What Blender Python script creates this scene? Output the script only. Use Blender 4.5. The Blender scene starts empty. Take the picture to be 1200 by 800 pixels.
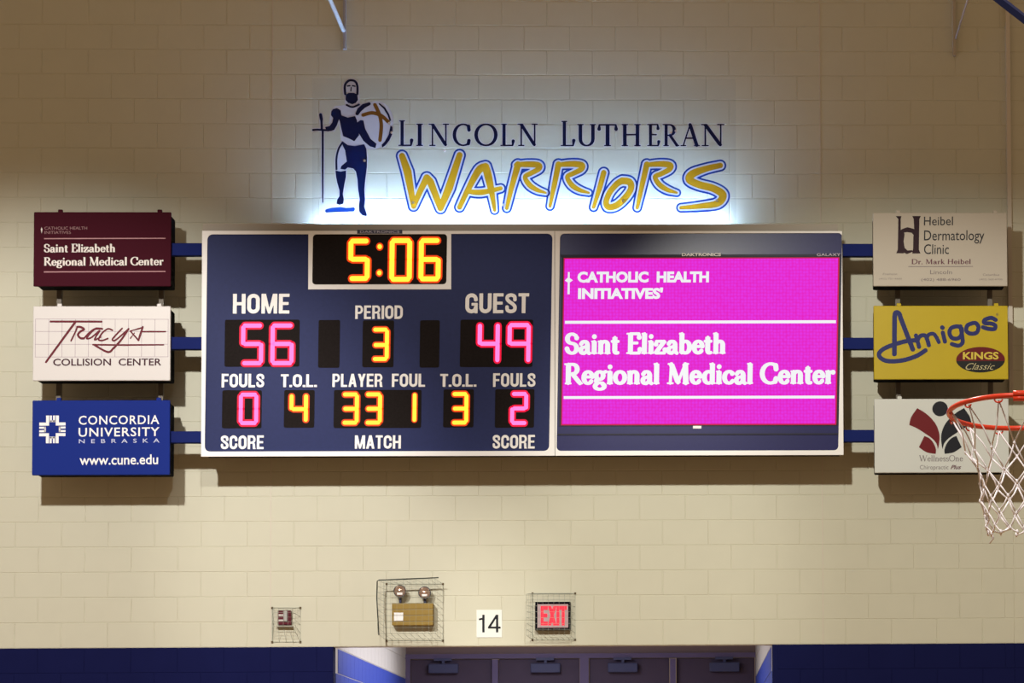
import bpy, bmesh, math, random
import numpy as np
from mathutils import Matrix, Vector
from mathutils.geometry import tessellate_polygon

random.seed(4)
SC = bpy.context.scene
COL = SC.collection

# ------------------------------------------------------------------ camera
F = 4580.0
YAW, PIT, ROLL = -5.54260971e-02, 6.76396458e-02, -7.50197376e-03
CX, CY, D = 1061.89, 630.22, 31.8
PAINT = 2.4384                      # top of the painted band: 12 courses
EYE = PAINT - 1.2941
_fw = Vector((-math.sin(YAW) * math.cos(PIT), math.cos(YAW) * math.cos(PIT), math.sin(PIT)))
_rt = Vector((math.cos(YAW), math.sin(YAW), 0))
_up = _rt.cross(_fw)
R2 = math.cos(ROLL) * _rt + math.sin(ROLL) * _up
U2 = -math.sin(ROLL) * _rt + math.cos(ROLL) * _up
CAMP = Vector((0, -D, EYE))
cd = bpy.data.cameras.new('camera')
cam = bpy.data.objects.new('camera', cd)
COL.objects.link(cam)
cd.sensor_width = 36
cd.lens = F * 36 / 1200
cd.shift_x = (600 - CX) / 1200
cd.shift_y = (CY - 400) / 1200
cd.clip_start = .5
cd.clip_end = 200
cam.matrix_world = Matrix(((R2.x, U2.x, -_fw.x, CAMP.x), (R2.y, U2.y, -_fw.y, CAMP.y), (R2.z, U2.z, -_fw.z, CAMP.z), (0, 0, 0, 1)))
SC.camera = cam
SC.view_settings.view_transform = 'Standard'
SC.view_settings.look = 'None'
SC.view_settings.gamma = 1
SC.view_settings.exposure = 0
SC.view_settings.use_curve_mapping = False


def P(px, py, y=0.0):
    """where the sight line through photo pixel (px, py) meets the plane Y = y"""
    d = _fw * F + R2 * (px - CX) + U2 * (CY - py)
    return CAMP + d * ((y + D) / d.y)


# ------------------------------------------------------------------ world and lamps
w = bpy.data.worlds.new('world')
SC.world = w
w.use_nodes = True
w.node_tree.nodes['Background'].inputs[0].default_value = (.33, .235, .15, 1)
w.node_tree.nodes['Background'].inputs[1].default_value = .83


def spot(name, loc, target, power, col, half_v, half_h, blend, rad=.12):
    l = bpy.data.lights.new(name, 'SPOT')
    l.energy = power
    l.color = col
    l.spot_size = 2 * half_v
    l.spot_blend = blend
    l.shadow_soft_size = rad
    o = bpy.data.objects.new(name, l)
    COL.objects.link(o)
    o.location = loc
    o.rotation_euler = (Vector(target) - Vector(loc)).to_track_quat('-Z', 'Y').to_euler()
    o.scale = (math.tan(half_h) / math.tan(half_v), 1, 1)
    return o


LY = -9.8
LZ = PAINT + 4.4
spot('gym_lamp_or_fill', (P(110, 400).x, LY, LZ), (P(45, 760).x, 0, PAINT - .6), 3550, (1, .975, .91), math.radians(24.5), math.radians(23.8), .5)
spot('gym_lamp_or_fill', (P(780, 400).x, LY, LZ), (P(1090, 760).x, 0, PAINT - .62), 2550, (1, .985, .87), math.radians(24), math.radians(23.8), .5)
spot('gym_lamp_or_fill', (P(1180, 480, -19).x - 1.2, -22.5, 8.6), P(1200, 540, -18.5), 3000, (1, .96, .9), math.radians(13), math.radians(13), .4)  # narrow fill spot, added to brighten the hoop
spot('gym_lamp_or_fill', (P(440, 400).x, LY, LZ), (P(560, 640).x, 0, PAINT + .75), 1150, (1, .97, .89), math.radians(16.5), math.radians(16), .55)  # added fill spot, evens out the light on the board centre
spot('gym_lamp_or_fill', (-2.0, -14, 8.6), (-2.0, -14, 0), 5200, (1, .95, .86), math.radians(50), math.radians(50), .4)  # added downward spot, gives warm bounce off the floor
la = bpy.data.lights.new('lobby_lamp', 'AREA')
la.energy = 190
la.color = (.80, .79, 1)
la.shape = 'RECTANGLE'
la.size = .5
la.size_y = 5.5
lo = bpy.data.objects.new('lobby_lamp', la)
COL.objects.link(lo)
lo.location = (-1.6, 3.6, 3.15)

# ------------------------------------------------------------------ materials
MATS = {}


def mat(name, col, rough=.5, metal=0, spec=.13, emit=None, estr=1, noise=0, nscale=8, bump=0, bscale=60, transl=0, coat=0, tcol=None):
    if name in MATS:
        return MATS[name]
    m = bpy.data.materials.new(name)
    MATS[name] = m
    m.use_nodes = True
    nt = m.node_tree
    b = nt.nodes['Principled BSDF']
    b.inputs['Base Color'].default_value = (*col, 1)
    b.inputs['Roughness'].default_value = rough
    b.inputs['Metallic'].default_value = metal
    b.inputs['Specular IOR Level'].default_value = spec
    b.inputs['Coat Weight'].default_value = coat
    if emit:
        b.inputs['Emission Color'].default_value = (*emit, 1)
        b.inputs['Emission Strength'].default_value = estr
    tc = nt.nodes.new('ShaderNodeTexCoord')
    if noise:
        n = nt.nodes.new('ShaderNodeTexNoise')
        n.inputs['Scale'].default_value = nscale
        n.inputs['Detail'].default_value = 5
        mx = nt.nodes.new('ShaderNodeMix')
        mx.data_type = 'RGBA'
        geo = nt.nodes.new('ShaderNodeNewGeometry')
        nt.links.new(geo.outputs['Position'], n.inputs['Vector'])
        nt.links.new(n.outputs['Fac'], mx.inputs['Factor'])
        mx.inputs['A'].default_value = (*[c * (1 - noise) for c in col], 1)
        mx.inputs['B'].default_value = (*[min(1, c * (1 + noise)) for c in col], 1)
        nt.links.new(mx.outputs['Result'], b.inputs['Base Color'])
    if bump:
        n = nt.nodes.new('ShaderNodeTexNoise')
        n.inputs['Scale'].default_value = bscale
        n.inputs['Detail'].default_value = 4
        geo = nt.nodes.new('ShaderNodeNewGeometry')
        nt.links.new(geo.outputs['Position'], n.inputs['Vector'])
        bp = nt.nodes.new('ShaderNodeBump')
        bp.inputs['Strength'].default_value = bump
        bp.inputs['Distance'].default_value = .002
        nt.links.new(n.outputs['Fac'], bp.inputs['Height'])
        nt.links.new(bp.outputs['Normal'], b.inputs['Normal'])
    if transl:
        t = nt.nodes.new('ShaderNodeBsdfTranslucent')
        t.inputs['Color'].default_value = (*(tcol or [min(1, c * 1.6) for c in col]), 1)
        ms = nt.nodes.new('ShaderNodeMixShader')
        ms.inputs[0].default_value = transl
        nt.links.new(b.outputs[0], ms.inputs[1])
        nt.links.new(t.outputs[0], ms.inputs[2])
        nt.links.new(ms.outputs[0], nt.nodes['Material Output'].inputs[0])
    return m


M_WALL = mat('cream_block_paint', (.59, .57, .46), .5, spec=.15, noise=.035, nscale=5, bump=.55, bscale=220)
M_BLUEBLOCK = mat('navy_block_paint', (.008, .010, .060), .8, spec=.04, noise=.1, nscale=5, bump=.5, bscale=220)
M_LOBBYBLUE = mat('blue_lobby_paint', (.05, .085, .38), .45, noise=.05, bump=.4, bscale=220)
M_TRIM = mat('pale_sealant', (.62, .56, .48), .4)
M_FLOOR = mat('maple_floor', (.42, .27, .13), .3, noise=.1, nscale=3)
M_CEIL = mat('lobby_ceiling', (.6, .6, .62), .8)
M_NAVY = mat('navy_face', (.018, .025, .10), .45, spec=.07, noise=.12, nscale=40)
M_WHITE = mat('white_vinyl', (.86, .85, .86), .4)
M_BLACK = mat('black_window', (.016, .013, .013), .8, spec=.02, noise=.3, nscale=60)
M_CAB = mat('black_cabinet', (.005, .005, .009), .8, spec=.02)
M_BEAM = mat('blue_beam', (.010, .018, .12), .7, spec=.05, noise=.08)
M_POST = mat('brown_grey_post', (.2, .17, .14), .5)
M_CHANNEL = mat('beige_channel', (.40, .36, .31), .5)
M_CHROME = mat('chrome', (.8, .8, .82), .12, metal=1)
M_LEDBLK = mat('screen_bezel', (.02, .01, .03), .4)

# ------------------------------------------------------------------ object helpers


def tag(o, label=None, cat=None, group=None, kind=None):
    if label: o['label'] = label
    if cat: o['category'] = cat
    if group: o['group'] = group
    if kind: o['kind'] = kind
    return o


def empty(name, loc, label, cat, group=None):
    o = bpy.data.objects.new(name, None)
    COL.objects.link(o)
    o.location = loc
    o.empty_display_size = .1
    return tag(o, label, cat, group)


def link(name, me, parent=None, mats=(), label=None):
    for m in mats:
        if m.name not in [x.name for x in me.materials if x]:
            me.materials.append(m)
    o = bpy.data.objects.new(name, me)
    COL.objects.link(o)
    if parent is not None:
        o.parent = parent
        acc = Vector((0, 0, 0))
        p = parent
        while p is not None:
            acc += p.location
            p = p.parent
        o.location = -acc if me.get('own') is None else Vector(me['own']) - acc
    if label: o['label'] = label
    return o


class MB:
    """collects shapes in world coordinates into one mesh"""

    def __init__(s):
        s.v = []; s.f = []; s.mi = []; s.sm = []

    def add(s, vs, fs, mi=0, smooth=False):
        k = len(s.v)
        s.v += [tuple(v) for v in vs]
        for f in fs:
            s.f.append([i + k for i in f]); s.mi.append(mi); s.sm.append(smooth)
        return s

    def box(s, x0, x1, y0, y1, z0, z1, mi=0, bev=0):
        if x0 > x1: x0, x1 = x1, x0
        if y0 > y1: y0, y1 = y1, y0
        if z0 > z1: z0, z1 = z1, z0
        if bev <= 0:
            vs = [(x, y, z) for x in (x0, x1) for y in (y0, y1) for z in (z0, z1)]
            fs = [(0, 1, 3, 2), (4, 6, 7, 5), (0, 4, 5, 1), (2, 3, 7, 6), (0, 2, 6, 4), (1, 5, 7, 3)]
            return s.add(vs, fs, mi)
        bm = bmesh.new()
        bmesh.ops.create_cube(bm, size=1)
        for v in bm.verts:
            v.co = Vector(((x0 + x1) / 2 + v.co.x * (x1 - x0), (y0 + y1) / 2 + v.co.y * (y1 - y0), (z0 + z1) / 2 + v.co.z * (z1 - z0)))
        bmesh.ops.bevel(bm, geom=bm.edges[:], offset=bev, segments=2, affect='EDGES', profile=.5)
        bm.verts.index_update()
        s.add([v.co.copy() for v in bm.verts], [[v.index for v in f.verts] for f in bm.faces], mi)
        bm.free()
        return s

    def tube(s, pts, r, n=8, mi=0, closed=False, cap=True, smooth=True):
        pts = [Vector(p) for p in pts]
        m = len(pts)
        rs = r if isinstance(r, (list, tuple)) else [r] * m
        ref = Vector((0.13, .2, 1)).normalized()
        vs = []
        for i, p in enumerate(pts):
            a = pts[(i - 1) % m] if (closed or i > 0) else p
            b = pts[(i + 1) % m] if (closed or i < m - 1) else p
            t = (b - a).normalized()
            u = t.cross(ref)
            if u.length < 1e-3: u = t.cross(Vector((1, 0, 0)))
            u.normalize(); v = t.cross(u)
            for k in range(n):
                an = 2 * math.pi * k / n
                vs.append(p + (u * math.cos(an) + v * math.sin(an)) * rs[i])
        fs = []
        for i in range(m if closed else m - 1):
            j = (i + 1) % m
            for k in range(n):
                l = (k + 1) % n
                fs.append((i * n + k, i * n + l, j * n + l, j * n + k))
        if cap and not closed:
            fs.append(tuple(range(n))[::-1]); fs.append(tuple(range((m - 1) * n, m * n)))
        return s.add(vs, fs, mi, smooth)

    def lathe(s, prof, org, axis, n=24, mi=0):
        """prof: (distance along axis, radius)"""
        axis = Vector(axis).normalized(); org = Vector(org)
        u = axis.cross(Vector((0.01, .02, 1))).normalized(); v = axis.cross(u)
        vs = []; fs = []
        for h, r in prof:
            for k in range(n):
                a = 2 * math.pi * k / n
                vs.append(org + axis * h + (u * math.cos(a) + v * math.sin(a)) * r)
        for i in range(len(prof) - 1):
            for k in range(n):
                l = (k + 1) % n
                fs.append((i * n + k, i * n + l, (i + 1) * n + l, (i + 1) * n + k))
        return s.add(vs, fs, mi, True)

    def prism(s, loop, y0, y1, mi=0):
        """loop: (x, z) outline, front face at y0 (smaller), back at y1"""
        n = len(loop)
        ar = sum(loop[i][0] * loop[(i + 1) % n][1] - loop[(i + 1) % n][0] * loop[i][1] for i in range(n))
        if ar < 0: loop = loop[::-1]
        vs = [(x, y0, z) for x, z in loop] + [(x, y1, z) for x, z in loop]
        tris = tessellate_polygon([[Vector((x, z, 0)) for x, z in loop]])
        fs = []
        for t in tris:
            a = [loop[i] for i in t]
            cr = (a[1][0] - a[0][0]) * (a[2][1] - a[0][1]) - (a[2][0] - a[0][0]) * (a[1][1] - a[0][1])
            t = tuple(t) if cr > 0 else tuple(t)[::-1]
            fs.append(t)
        for i in range(n):
            j = (i + 1) % n
            fs.append((i, i + n, j + n, j))
        return s.add(vs, fs, mi)

    def mesh(s, name):
        me = bpy.data.meshes.new(name)
        me.from_pydata(s.v, [], s.f)
        me.polygons.foreach_set('material_index', s.mi)
        me.polygons.foreach_set('use_smooth', s.sm)
        me.update()
        return me

    def build(s, name, m, parent=None, label=None):
        ms = m if isinstance(m, (list, tuple)) else [m]
        me = s.mesh(name)
        for x in ms: me.materials.append(x)
        o = bpy.data.objects.new(name, me)
        COL.objects.link(o)
        if parent is not None:
            acc = Vector((0, 0, 0)); p = parent
            while p is not None:
                acc += p.location; p = p.parent
            o.parent = parent
            # child meshes are written in world coordinates; bring them into the parent's frame
            if acc.length > 0:
                me.transform(Matrix.Translation(-acc))
        if label: o['label'] = label
        return o


def struct(name, mb, m, parent=None):
    o = mb.build(name, m, parent)
    if parent is None: o['kind'] = 'structure'
    return o


def recenter(o):
    """put the origin of a lone top-level mesh at the middle of its shape"""
    me = o.data
    n = len(me.vertices)
    c = Vector((0, 0, 0))
    for v in me.vertices: c += v.co
    c /= n
    me.transform(Matrix.Translation(-c))
    o.location = o.location + c
    return o


# ------------------------------------------------------------------ ink: rounded strokes and outlines as real edges
def arc(cx, cy, rx, ry, a0, a1, n=10):
    return [(cx + rx * math.cos(math.radians(a0 + (a1 - a0) * i / n)), cy + ry * math.sin(math.radians(a0 + (a1 - a0) * i / n))) for i in range(n + 1)]


def catmull(pts, n=6):
    out = []
    m = len(pts)
    for i in range(m - 1):
        p0 = pts[max(i - 1, 0)]; p1 = pts[i]; p2 = pts[i + 1]; p3 = pts[min(i + 2, m - 1)]
        for k in range(n):
            t = k / n
            out.append(tuple(.5 * ((2 * b) + (-a + c) * t + (2 * a - 5 * b + 4 * c - d) * t * t + (-a + 3 * b - 3 * c + d) * t ** 3)
                             for a, b, c, d in zip(p0, p1, p2, p3)))
    out.append(tuple(pts[-1]))
    return out


def ink(strokes, polys, cell, grow=0.0, cut=None):
    """strokes: lists of (x, y, r); polys: closed outlines. returns verts, faces, rim segments of the union grown by 'grow'"""
    xs = [p[0] for s in strokes for p in s] + [p[0] for s in polys for p in s]
    ys = [p[1] for s in strokes for p in s] + [p[1] for s in polys for p in s]
    rm = max([p[2] for s in strokes for p in s] + [0]) + grow + cell * 2
    x0, x1, y0, y1 = min(xs) - rm, max(xs) + rm, min(ys) - rm, max(ys) + rm
    nx = int((x1 - x0) / cell) + 2; ny = int((y1 - y0) / cell) + 2
    gx = x0 + np.arange(nx) * cell; gy = y0 + np.arange(ny) * cell
    def field(strokes, polys, grow):
        S = np.full((ny, nx), 1e3)

        def window(ax, bx, ay, by, m):
            i0 = max(0, int((min(ax, bx) - m - x0) / cell)); i1 = min(nx, int((max(ax, bx) + m - x0) / cell) + 2)
            j0 = max(0, int((min(ay, by) - m - y0) / cell)); j1 = min(ny, int((max(ay, by) + m - y0) / cell) + 2)
            return i0, i1, j0, j1
        for s in strokes:
            if len(s) == 1: s = [s[0], s[0]]
            for (ax, ay, ar), (bx, by, br) in zip(s[:-1], s[1:]):
                i0, i1, j0, j1 = window(ax, bx, ay, by, max(ar, br) + grow + 2 * cell)
                X, Y = np.meshgrid(gx[i0:i1], gy[j0:j1])
                dx, dy = bx - ax, by - ay; L = dx * dx + dy * dy
                t = np.clip(((X - ax) * dx + (Y - ay) * dy) / L, 0, 1) if L > 1e-12 else np.zeros_like(X)
                d = np.hypot(X - ax - t * dx, Y - ay - t * dy) - (ar + (br - ar) * t)
                S[j0:j1, i0:i1] = np.minimum(S[j0:j1, i0:i1], d)
        for p in polys:
            pa = np.array(p, float)
            i0, i1, j0, j1 = window(pa[:, 0].min(), pa[:, 0].max(), pa[:, 1].min(), pa[:, 1].max(), grow + 2 * cell)
            X, Y = np.meshgrid(gx[i0:i1], gy[j0:j1])
            ins = np.zeros(X.shape, bool); dm = np.full(X.shape, 1e3)
            for k in range(len(p)):
                ax, ay = p[k]; bx, by = p[(k + 1) % len(p)]
                dx, dy = bx - ax, by - ay; L = dx * dx + dy * dy + 1e-12
                t = np.clip(((X - ax) * dx + (Y - ay) * dy) / L, 0, 1)
                dm = np.minimum(dm, np.hypot(X - ax - t * dx, Y - ay - t * dy))
                if abs(dy) > 1e-12:
                    c = ((ay > Y) != (by > Y)) & (X < dx * (Y - ay) / dy + ax)
                    ins ^= c
            d = np.where(ins, -dm, dm)
            S[j0:j1, i0:i1] = np.minimum(S[j0:j1, i0:i1], d)
        return S - grow
    S = field(strokes, polys, grow)
    if cut: S = np.maximum(S, -field(*cut))
    S[np.abs(S) < 1e-5] = 1e-5
    inside = S < 0
    V = {}; vl = []; F_ = []; rim = []

    def vid(key, x, y):
        if key not in V:
            V[key] = len(vl); vl.append((x, y))
        return V[key]
    full = inside[:-1, :-1] & inside[1:, :-1] & inside[:-1, 1:] & inside[1:, 1:]
    some = (inside[:-1, :-1] | inside[1:, :-1] | inside[:-1, 1:] | inside[1:, 1:]) & ~full
    for j in range(ny - 1):
        row = full[j]
        if row.any():
            e = np.flatnonzero(np.diff(np.concatenate(([0], row.astype(int), [0]))))
            for a, b in zip(e[::2], e[1::2]):
                F_.append((vid((a, j), gx[a], gy[j]), vid((b, j), gx[b], gy[j]), vid((b, j + 1), gx[b], gy[j + 1]), vid((a, j + 1), gx[a], gy[j + 1])))
    for j, i in zip(*np.nonzero(some)):
        cs = [(i, j), (i + 1, j), (i + 1, j + 1), (i, j + 1)]
        poly = []; kinds = []
        for k in range(4):
            a = cs[k]; b = cs[(k + 1) % 4]
            sa, sb = S[a[1], a[0]], S[b[1], b[0]]
            if sa < 0:
                poly.append(vid(a, gx[a[0]], gy[a[1]])); kinds.append(0)
            if (sa < 0) != (sb < 0):
                t = sa / (sa - sb)
                key = ('e',) + (a + b if a < b else b + a)
                poly.append(vid(key, gx[a[0]] + (gx[b[0]] - gx[a[0]]) * t, gy[a[1]] + (gy[b[1]] - gy[a[1]]) * t)); kinds.append(1 if sa < 0 else 2)
        F_.append(tuple(poly))
        for k in range(len(poly)):
            if kinds[k] == 1 and kinds[(k + 1) % len(poly)] == 2:
                rim.append((poly[k], poly[(k + 1) % len(poly)]))
    return vl, F_, rim


def ink_mb(mb, strokes, polys, cell, mapf, y, thick=0.0, grow=0.0, mi=0, cut=None):
    """mapf(px, py) -> (X, Z); the flat front lies at Y = y, thickness goes back towards the wall"""
    vl, fs, rim = ink(strokes, polys, cell, grow, cut)
    n = len(vl)
    q = [mapf(a, b) for a, b in vl]
    vs = [(a, y, b) for a, b in q]
    # image rows run downward, so orientation is flipped once
    fs = [f[::-1] for f in fs]
    if thick > 0:
        vs += [(a, y + thick, b) for a, b in q]
        fs += [(a, a + n, b + n, b) for a, b in rim]
    mb.add(vs, fs, mi)
    return mb


# skeleton of a roman face: cap height 100, x height 62, y upward
def serif_glyphs():
    s = lambda x, y, h=12: ('s', x, y, h)
    G = {}
    G['L'] = (66, [[(16, 2), (16, 98)], [(16, 2), (60, 2), (63, 22)], s(16, 98), s(10, 2, 10)])
    G['I'] = (34, [[(17, 2), (17, 98)], s(17, 98), s(17, 2)])
    G['N'] = (94, [('t', [(16, 2), (16, 98)]), ('T', [(18, 95), (76, 5)]), ('t', [(78, 2), (78, 98)]), s(12, 98, 11), s(16, 2), s(78, 98)])
    G['C'] = (84, [arc(48, 50, 40, 48, 55, 305, 16), [(72, 89), (74, 72)], [(71, 10), (74, 24)]])
    G['O'] = (100, [arc(50, 50, 42, 48, 0, 360, 24)])
    G['U'] = (92, [[(18, 98), (18, 34)] + arc(46, 32, 28, 30, 180, 360, 10) + [(74, 98)], s(18, 98), s(74, 98)])
    G['T'] = (80, [[(40, 2), (40, 97)], [(6, 78), (7, 97), (73, 97), (74, 78)], s(40, 2)])
    G['H'] = (92, [[(18, 2), (18, 98)], [(74, 2), (74, 98)], [(18, 52), (74, 52)], s(18, 98), s(18, 2), s(74, 98), s(74, 2)])
    G['E'] = (70, [[(18, 2), (18, 98)], [(18, 98), (58, 98), (60, 80)], [(18, 52), (50, 52)], [(18, 2), (61, 2), (64, 20)], s(12, 98, 10), s(12, 2, 10)])
    G['R'] = (82, [[(18, 2), (18, 98)], [(18, 97), (38, 97)] + arc(38, 73, 22, 24, 90, -90, 8) + [(18, 49)], ('T', [(38, 49), (74, 3)]), s(12, 98, 10), s(18, 2), s(76, 2, 8)])
    G['A'] = (92, [('t', [(14, 2), (46, 99)]), ('T', [(46, 99), (78, 2)]), [(26, 36), (66, 36)], s(14, 2, 11), s(78, 2, 12)])
    G['M'] = (108, [('t', [(16, 2), (20, 97)]), ('T', [(20, 97), (53, 6)]), ('t', [(53, 6), (86, 97)]), ('T', [(86, 97), (90, 2)]), s(16, 2), s(90, 2), s(14, 98, 8), s(92, 98, 8)])
    G['D'] = (94, [[(18, 2), (18, 98)], [(18, 97), (42, 97)] + arc(42, 50, 42, 47, 90, -90, 14) + [(18, 3)], s(12, 98, 10), s(12, 2, 10)])
    G['W'] = (128, [('T', [(10, 98), (38, 3)]), ('t', [(38, 3), (64, 96)]), ('T', [(64, 96), (90, 3)]), ('t', [(90, 3), (118, 98)]), s(12, 98), s(64, 98, 10), s(118, 98, 9)])
    G['S'] = (66, [[(56, 78), (52, 90)] + arc(33, 74, 22, 23, 50, 250, 10) + arc(34, 26, 23, 24, 80, -150, 12) + [(10, 24)]])
    # lower case
    G['a'] = (60, [[(12, 48)] + arc(28, 42, 15, 18, 150, 0, 8) + [(43, 8), (52, 2)], [(43, 36), (24, 31)] + arc(24, 16, 13, 15, 110, 290, 8) + [(43, 14)]])
    G['i'] = (32, [[(16, 2), (16, 60)], s(16, 2, 11), s(11, 60, 6), ('d', [(16, 84)])])
    G['n'] = (66, [[(16, 2), (16, 60)], [(16, 46)] + arc(34, 42, 15, 18, 130, 0, 8) + [(49, 2)], s(11, 60, 6), s(16, 2, 11), s(49, 2, 11)])
    G['m'] = (98, [[(16, 2), (16, 60)], [(16, 46)] + arc(33, 42, 15, 18, 130, 0, 8) + [(48, 2)], [(48, 46)] + arc(65, 42, 15, 18, 130, 0, 8) + [(80, 2)], s(11, 60, 6), s(16, 2, 10), s(48, 2, 10), s(80, 2, 10)])
    G['t'] = (42, [[(18, 80), (18, 14)] + arc(28, 14, 10, 12, 180, 300, 6), [(5, 60), (34, 60)]])
    G['l'] = (32, [[(16, 2), (16, 98)], s(16, 2, 11), s(11, 98, 6)])
    G['z'] = (58, [[(8, 46), (10, 60), (48, 60)], ('T', [(47, 58), (9, 5)]), [(8, 2), (50, 2), (52, 18)]])
    G['b'] = (66, [[(16, 2), (16, 98)], arc(34, 31, 20, 29, -120, 120, 12), s(11, 98, 6), [(16, 8), (24, 4)]])
    G['e'] = (58, [[(10, 34), (49, 34)] + arc(30, 31, 20, 29, 10, 320, 16)])
    G['h'] = (66, [[(16, 2), (16, 98)], [(16, 46)] + arc(34, 42, 15, 18, 130, 0, 8) + [(49, 2)], s(11, 98, 6), s(16, 2, 11), s(49, 2, 11)])
    G['g'] = (60, [arc(27, 41, 17, 19, 0, 360, 14), [(16, 24), (10, 14), (16, 6), (42, 4)] + arc(28, -12, 22, 15, 50, -240, 14), [(42, 54), (55, 60)]])
    G['o'] = (64, [arc(32, 31, 23, 29, 0, 360, 16)])
    G['d'] = (66, [[(50, 2), (50, 98)], arc(32, 31, 20, 29, 60, 300, 12), s(45, 98, 6), s(54, 2, 8)])
    G['c'] = (56, [arc(32, 31, 22, 29, 45, 320, 14), ('d', [(47, 50)])])
    G['r'] = (46, [[(16, 2), (16, 60)], [(16, 42), (26, 56), (38, 58)], ('d', [(39, 55)]), s(11, 60, 6), s(16, 2, 11)])
    G['k'] = (62, [[(16, 2), (16, 98)], ('t', [(17, 28), (44, 60)]), ('T', [(26, 38), (52, 2)]), s(11, 98, 6), s(16, 2, 10), s(46, 60, 9), s(53, 2, 8)])
    G['s'] = (48, [[(38, 48)] + arc(24, 46, 14, 14, 40, 250, 8) + arc(25, 16, 15, 14, 80, -150, 8)])
    G['.'] = (26, [('d', [(13, 5)])])
    G[' '] = (34, [])
    return G


SG = serif_glyphs()


def serif_strokes(text, thick=8.5, thin=2.6, track=0, smallcaps=0, serif=2.4, quads=None):
    """strokes with y upward, plus total advance, plus per letter lists"""
    x = 0; letters = []; quads.clear() if quads is not None else None
    for k, ch in enumerate(text):
        sc = 1.0
        c = ch
        if smallcaps and ch.islower():
            c = ch.upper(); sc = smallcaps
        adv, parts = SG[c]
        cur = []
        for p in parts:
            if isinstance(p, tuple) and p[0] == 's':
                _, sx, sy, h = p
                cur.append([(x + (sx - h) * sc, sy * sc, serif * .7), (x + (sx + h) * sc, sy * sc, serif * .7)])
                continue
            mode = None
            pts = p
            if isinstance(p, tuple):
                mode, pts = p
            n = len(pts); st = []
            if mode == 'd':
                cur.append([(x + pts[0][0] * sc, pts[0][1] * sc, thick * .95)])
                continue
            for i in range(n):
                if mode == 'T': r = thick * .75
                elif mode == 't': r = thin
                else:
                    rr = []
                    for a, b in ((i - 1, i), (i, i + 1)):
                        if a >= 0 and b < n:
                            dx, dy = pts[b][0] - pts[a][0], pts[b][1] - pts[a][1]
                            L = math.hypot(dx, dy) + 1e-9
                            rr.append(thin + (thick - thin) * min(1, abs(dy) / L) ** 1.6)
                    r = min(rr) if (len(rr) == 2 and abs(rr[0] - rr[1]) > .6 * (thick - thin)) else sum(rr) / len(rr)
                    for a, b in ((i - 1, i), (i, i + 1)):
                        if a >= 0 and b < n and abs(pts[b][1] - pts[a][1]) > 30 and abs(pts[b][0] - pts[a][0]) < 8 and (i == 0 or i == n - 1 or min(rr) < thick * .6): r = thin
                st.append((x + pts[i][0] * sc, pts[i][1] * sc, r))
            # keep corner points of a thick stem thick up to the corner
            cur.append(st)
            for i in range(n - 1):
                dx, dy = pts[i + 1][0] - pts[i][0], pts[i + 1][1] - pts[i][1]
                if quads is not None and ((mode is None and abs(dy) > 30 and abs(dx) < 8) or mode == 'T'):
                    L = math.hypot(dx, dy); ux, uy = -dy / L * thick, dx / L * thick
                    a, b = pts[i], pts[i + 1]
                    if mode == 'T': ux, uy = thick * 1.1, 0
                    quads.append([(x + a[0] * sc + ux, a[1] * sc + uy), (x + b[0] * sc + ux, b[1] * sc + uy), (x + b[0] * sc - ux, b[1] * sc - uy), (x + a[0] * sc - ux, a[1] * sc - uy)])
        letters.append((ch, x, cur))
        x += adv * sc + track
    return letters, x


def serif_line(mb, text, x0, x1, base, captop, mapf, y, cell=.18, grow=0, thick=8.5, thin=2.6, mi=0, smallcaps=0, track=0, serif=2.4, depth=0):
    qd = []
    letters, adv = serif_strokes(text, thick, thin, track, smallcaps, serif, qd)
    sx = (x1 - x0) / adv; sy = (base - captop) / 100.0
    st = []
    qd = [[(x0 + a * sx, base - b * sy) for a, b in q] for q in qd]
    for ch, lx, cur in letters:
        for s_ in cur:
            st.append([(x0 + a * sx, base - b * sy, r * min(sx, sy) if False else r * (sx + sy) / 2) for a, b, r in s_])
    return ink_mb(mb, st, qd, cell, mapf, y, depth, grow, mi)


_tc = {}


def text_mb(mb, text, x0, x1, ybase, ytop, mapf, y, bold=0.0, mi=0, shear=0.0, space=1.0):
    """plain sans lettering fitted into a box of photo pixels; mapf gives X, Z"""
    key = (text, bold, shear, space)
    if key not in _tc:
        c = bpy.data.curves.new('lettering', 'FONT')
        c.body = text; c.size = 1; c.offset = bold; c.resolution_u = 3; c.shear = shear; c.space_character = space
        o = bpy.data.objects.new('lettering', c)
        COL.objects.link(o)
        dg = bpy.context.evaluated_depsgraph_get()
        me = bpy.data.meshes.new_from_object(o.evaluated_get(dg))
        vs = [(v.co.x, v.co.y) for v in me.vertices]
        fs = [tuple(p.vertices) for p in me.polygons]
        bpy.data.objects.remove(o); bpy.data.curves.remove(c); bpy.data.meshes.remove(me)
        _tc[key] = (vs, fs)
    vs, fs = _tc[key]
    xa = min(v[0] for v in vs); xb = max(v[0] for v in vs); ya = min(v[1] for v in vs); yb = max(v[1] for v in vs)
    out = []
    for a, b in vs:
        px = x0 + (a - xa) / (xb - xa) * (x1 - x0); py = ybase + (b - ya) / (yb - ya) * (ytop - ybase)
        X, Z = mapf(px, py)
        out.append((X, y, Z))
    # faces of the curve look towards +Z of text space = -Y here
    mb.add(out, fs, mi)
    return mb


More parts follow.
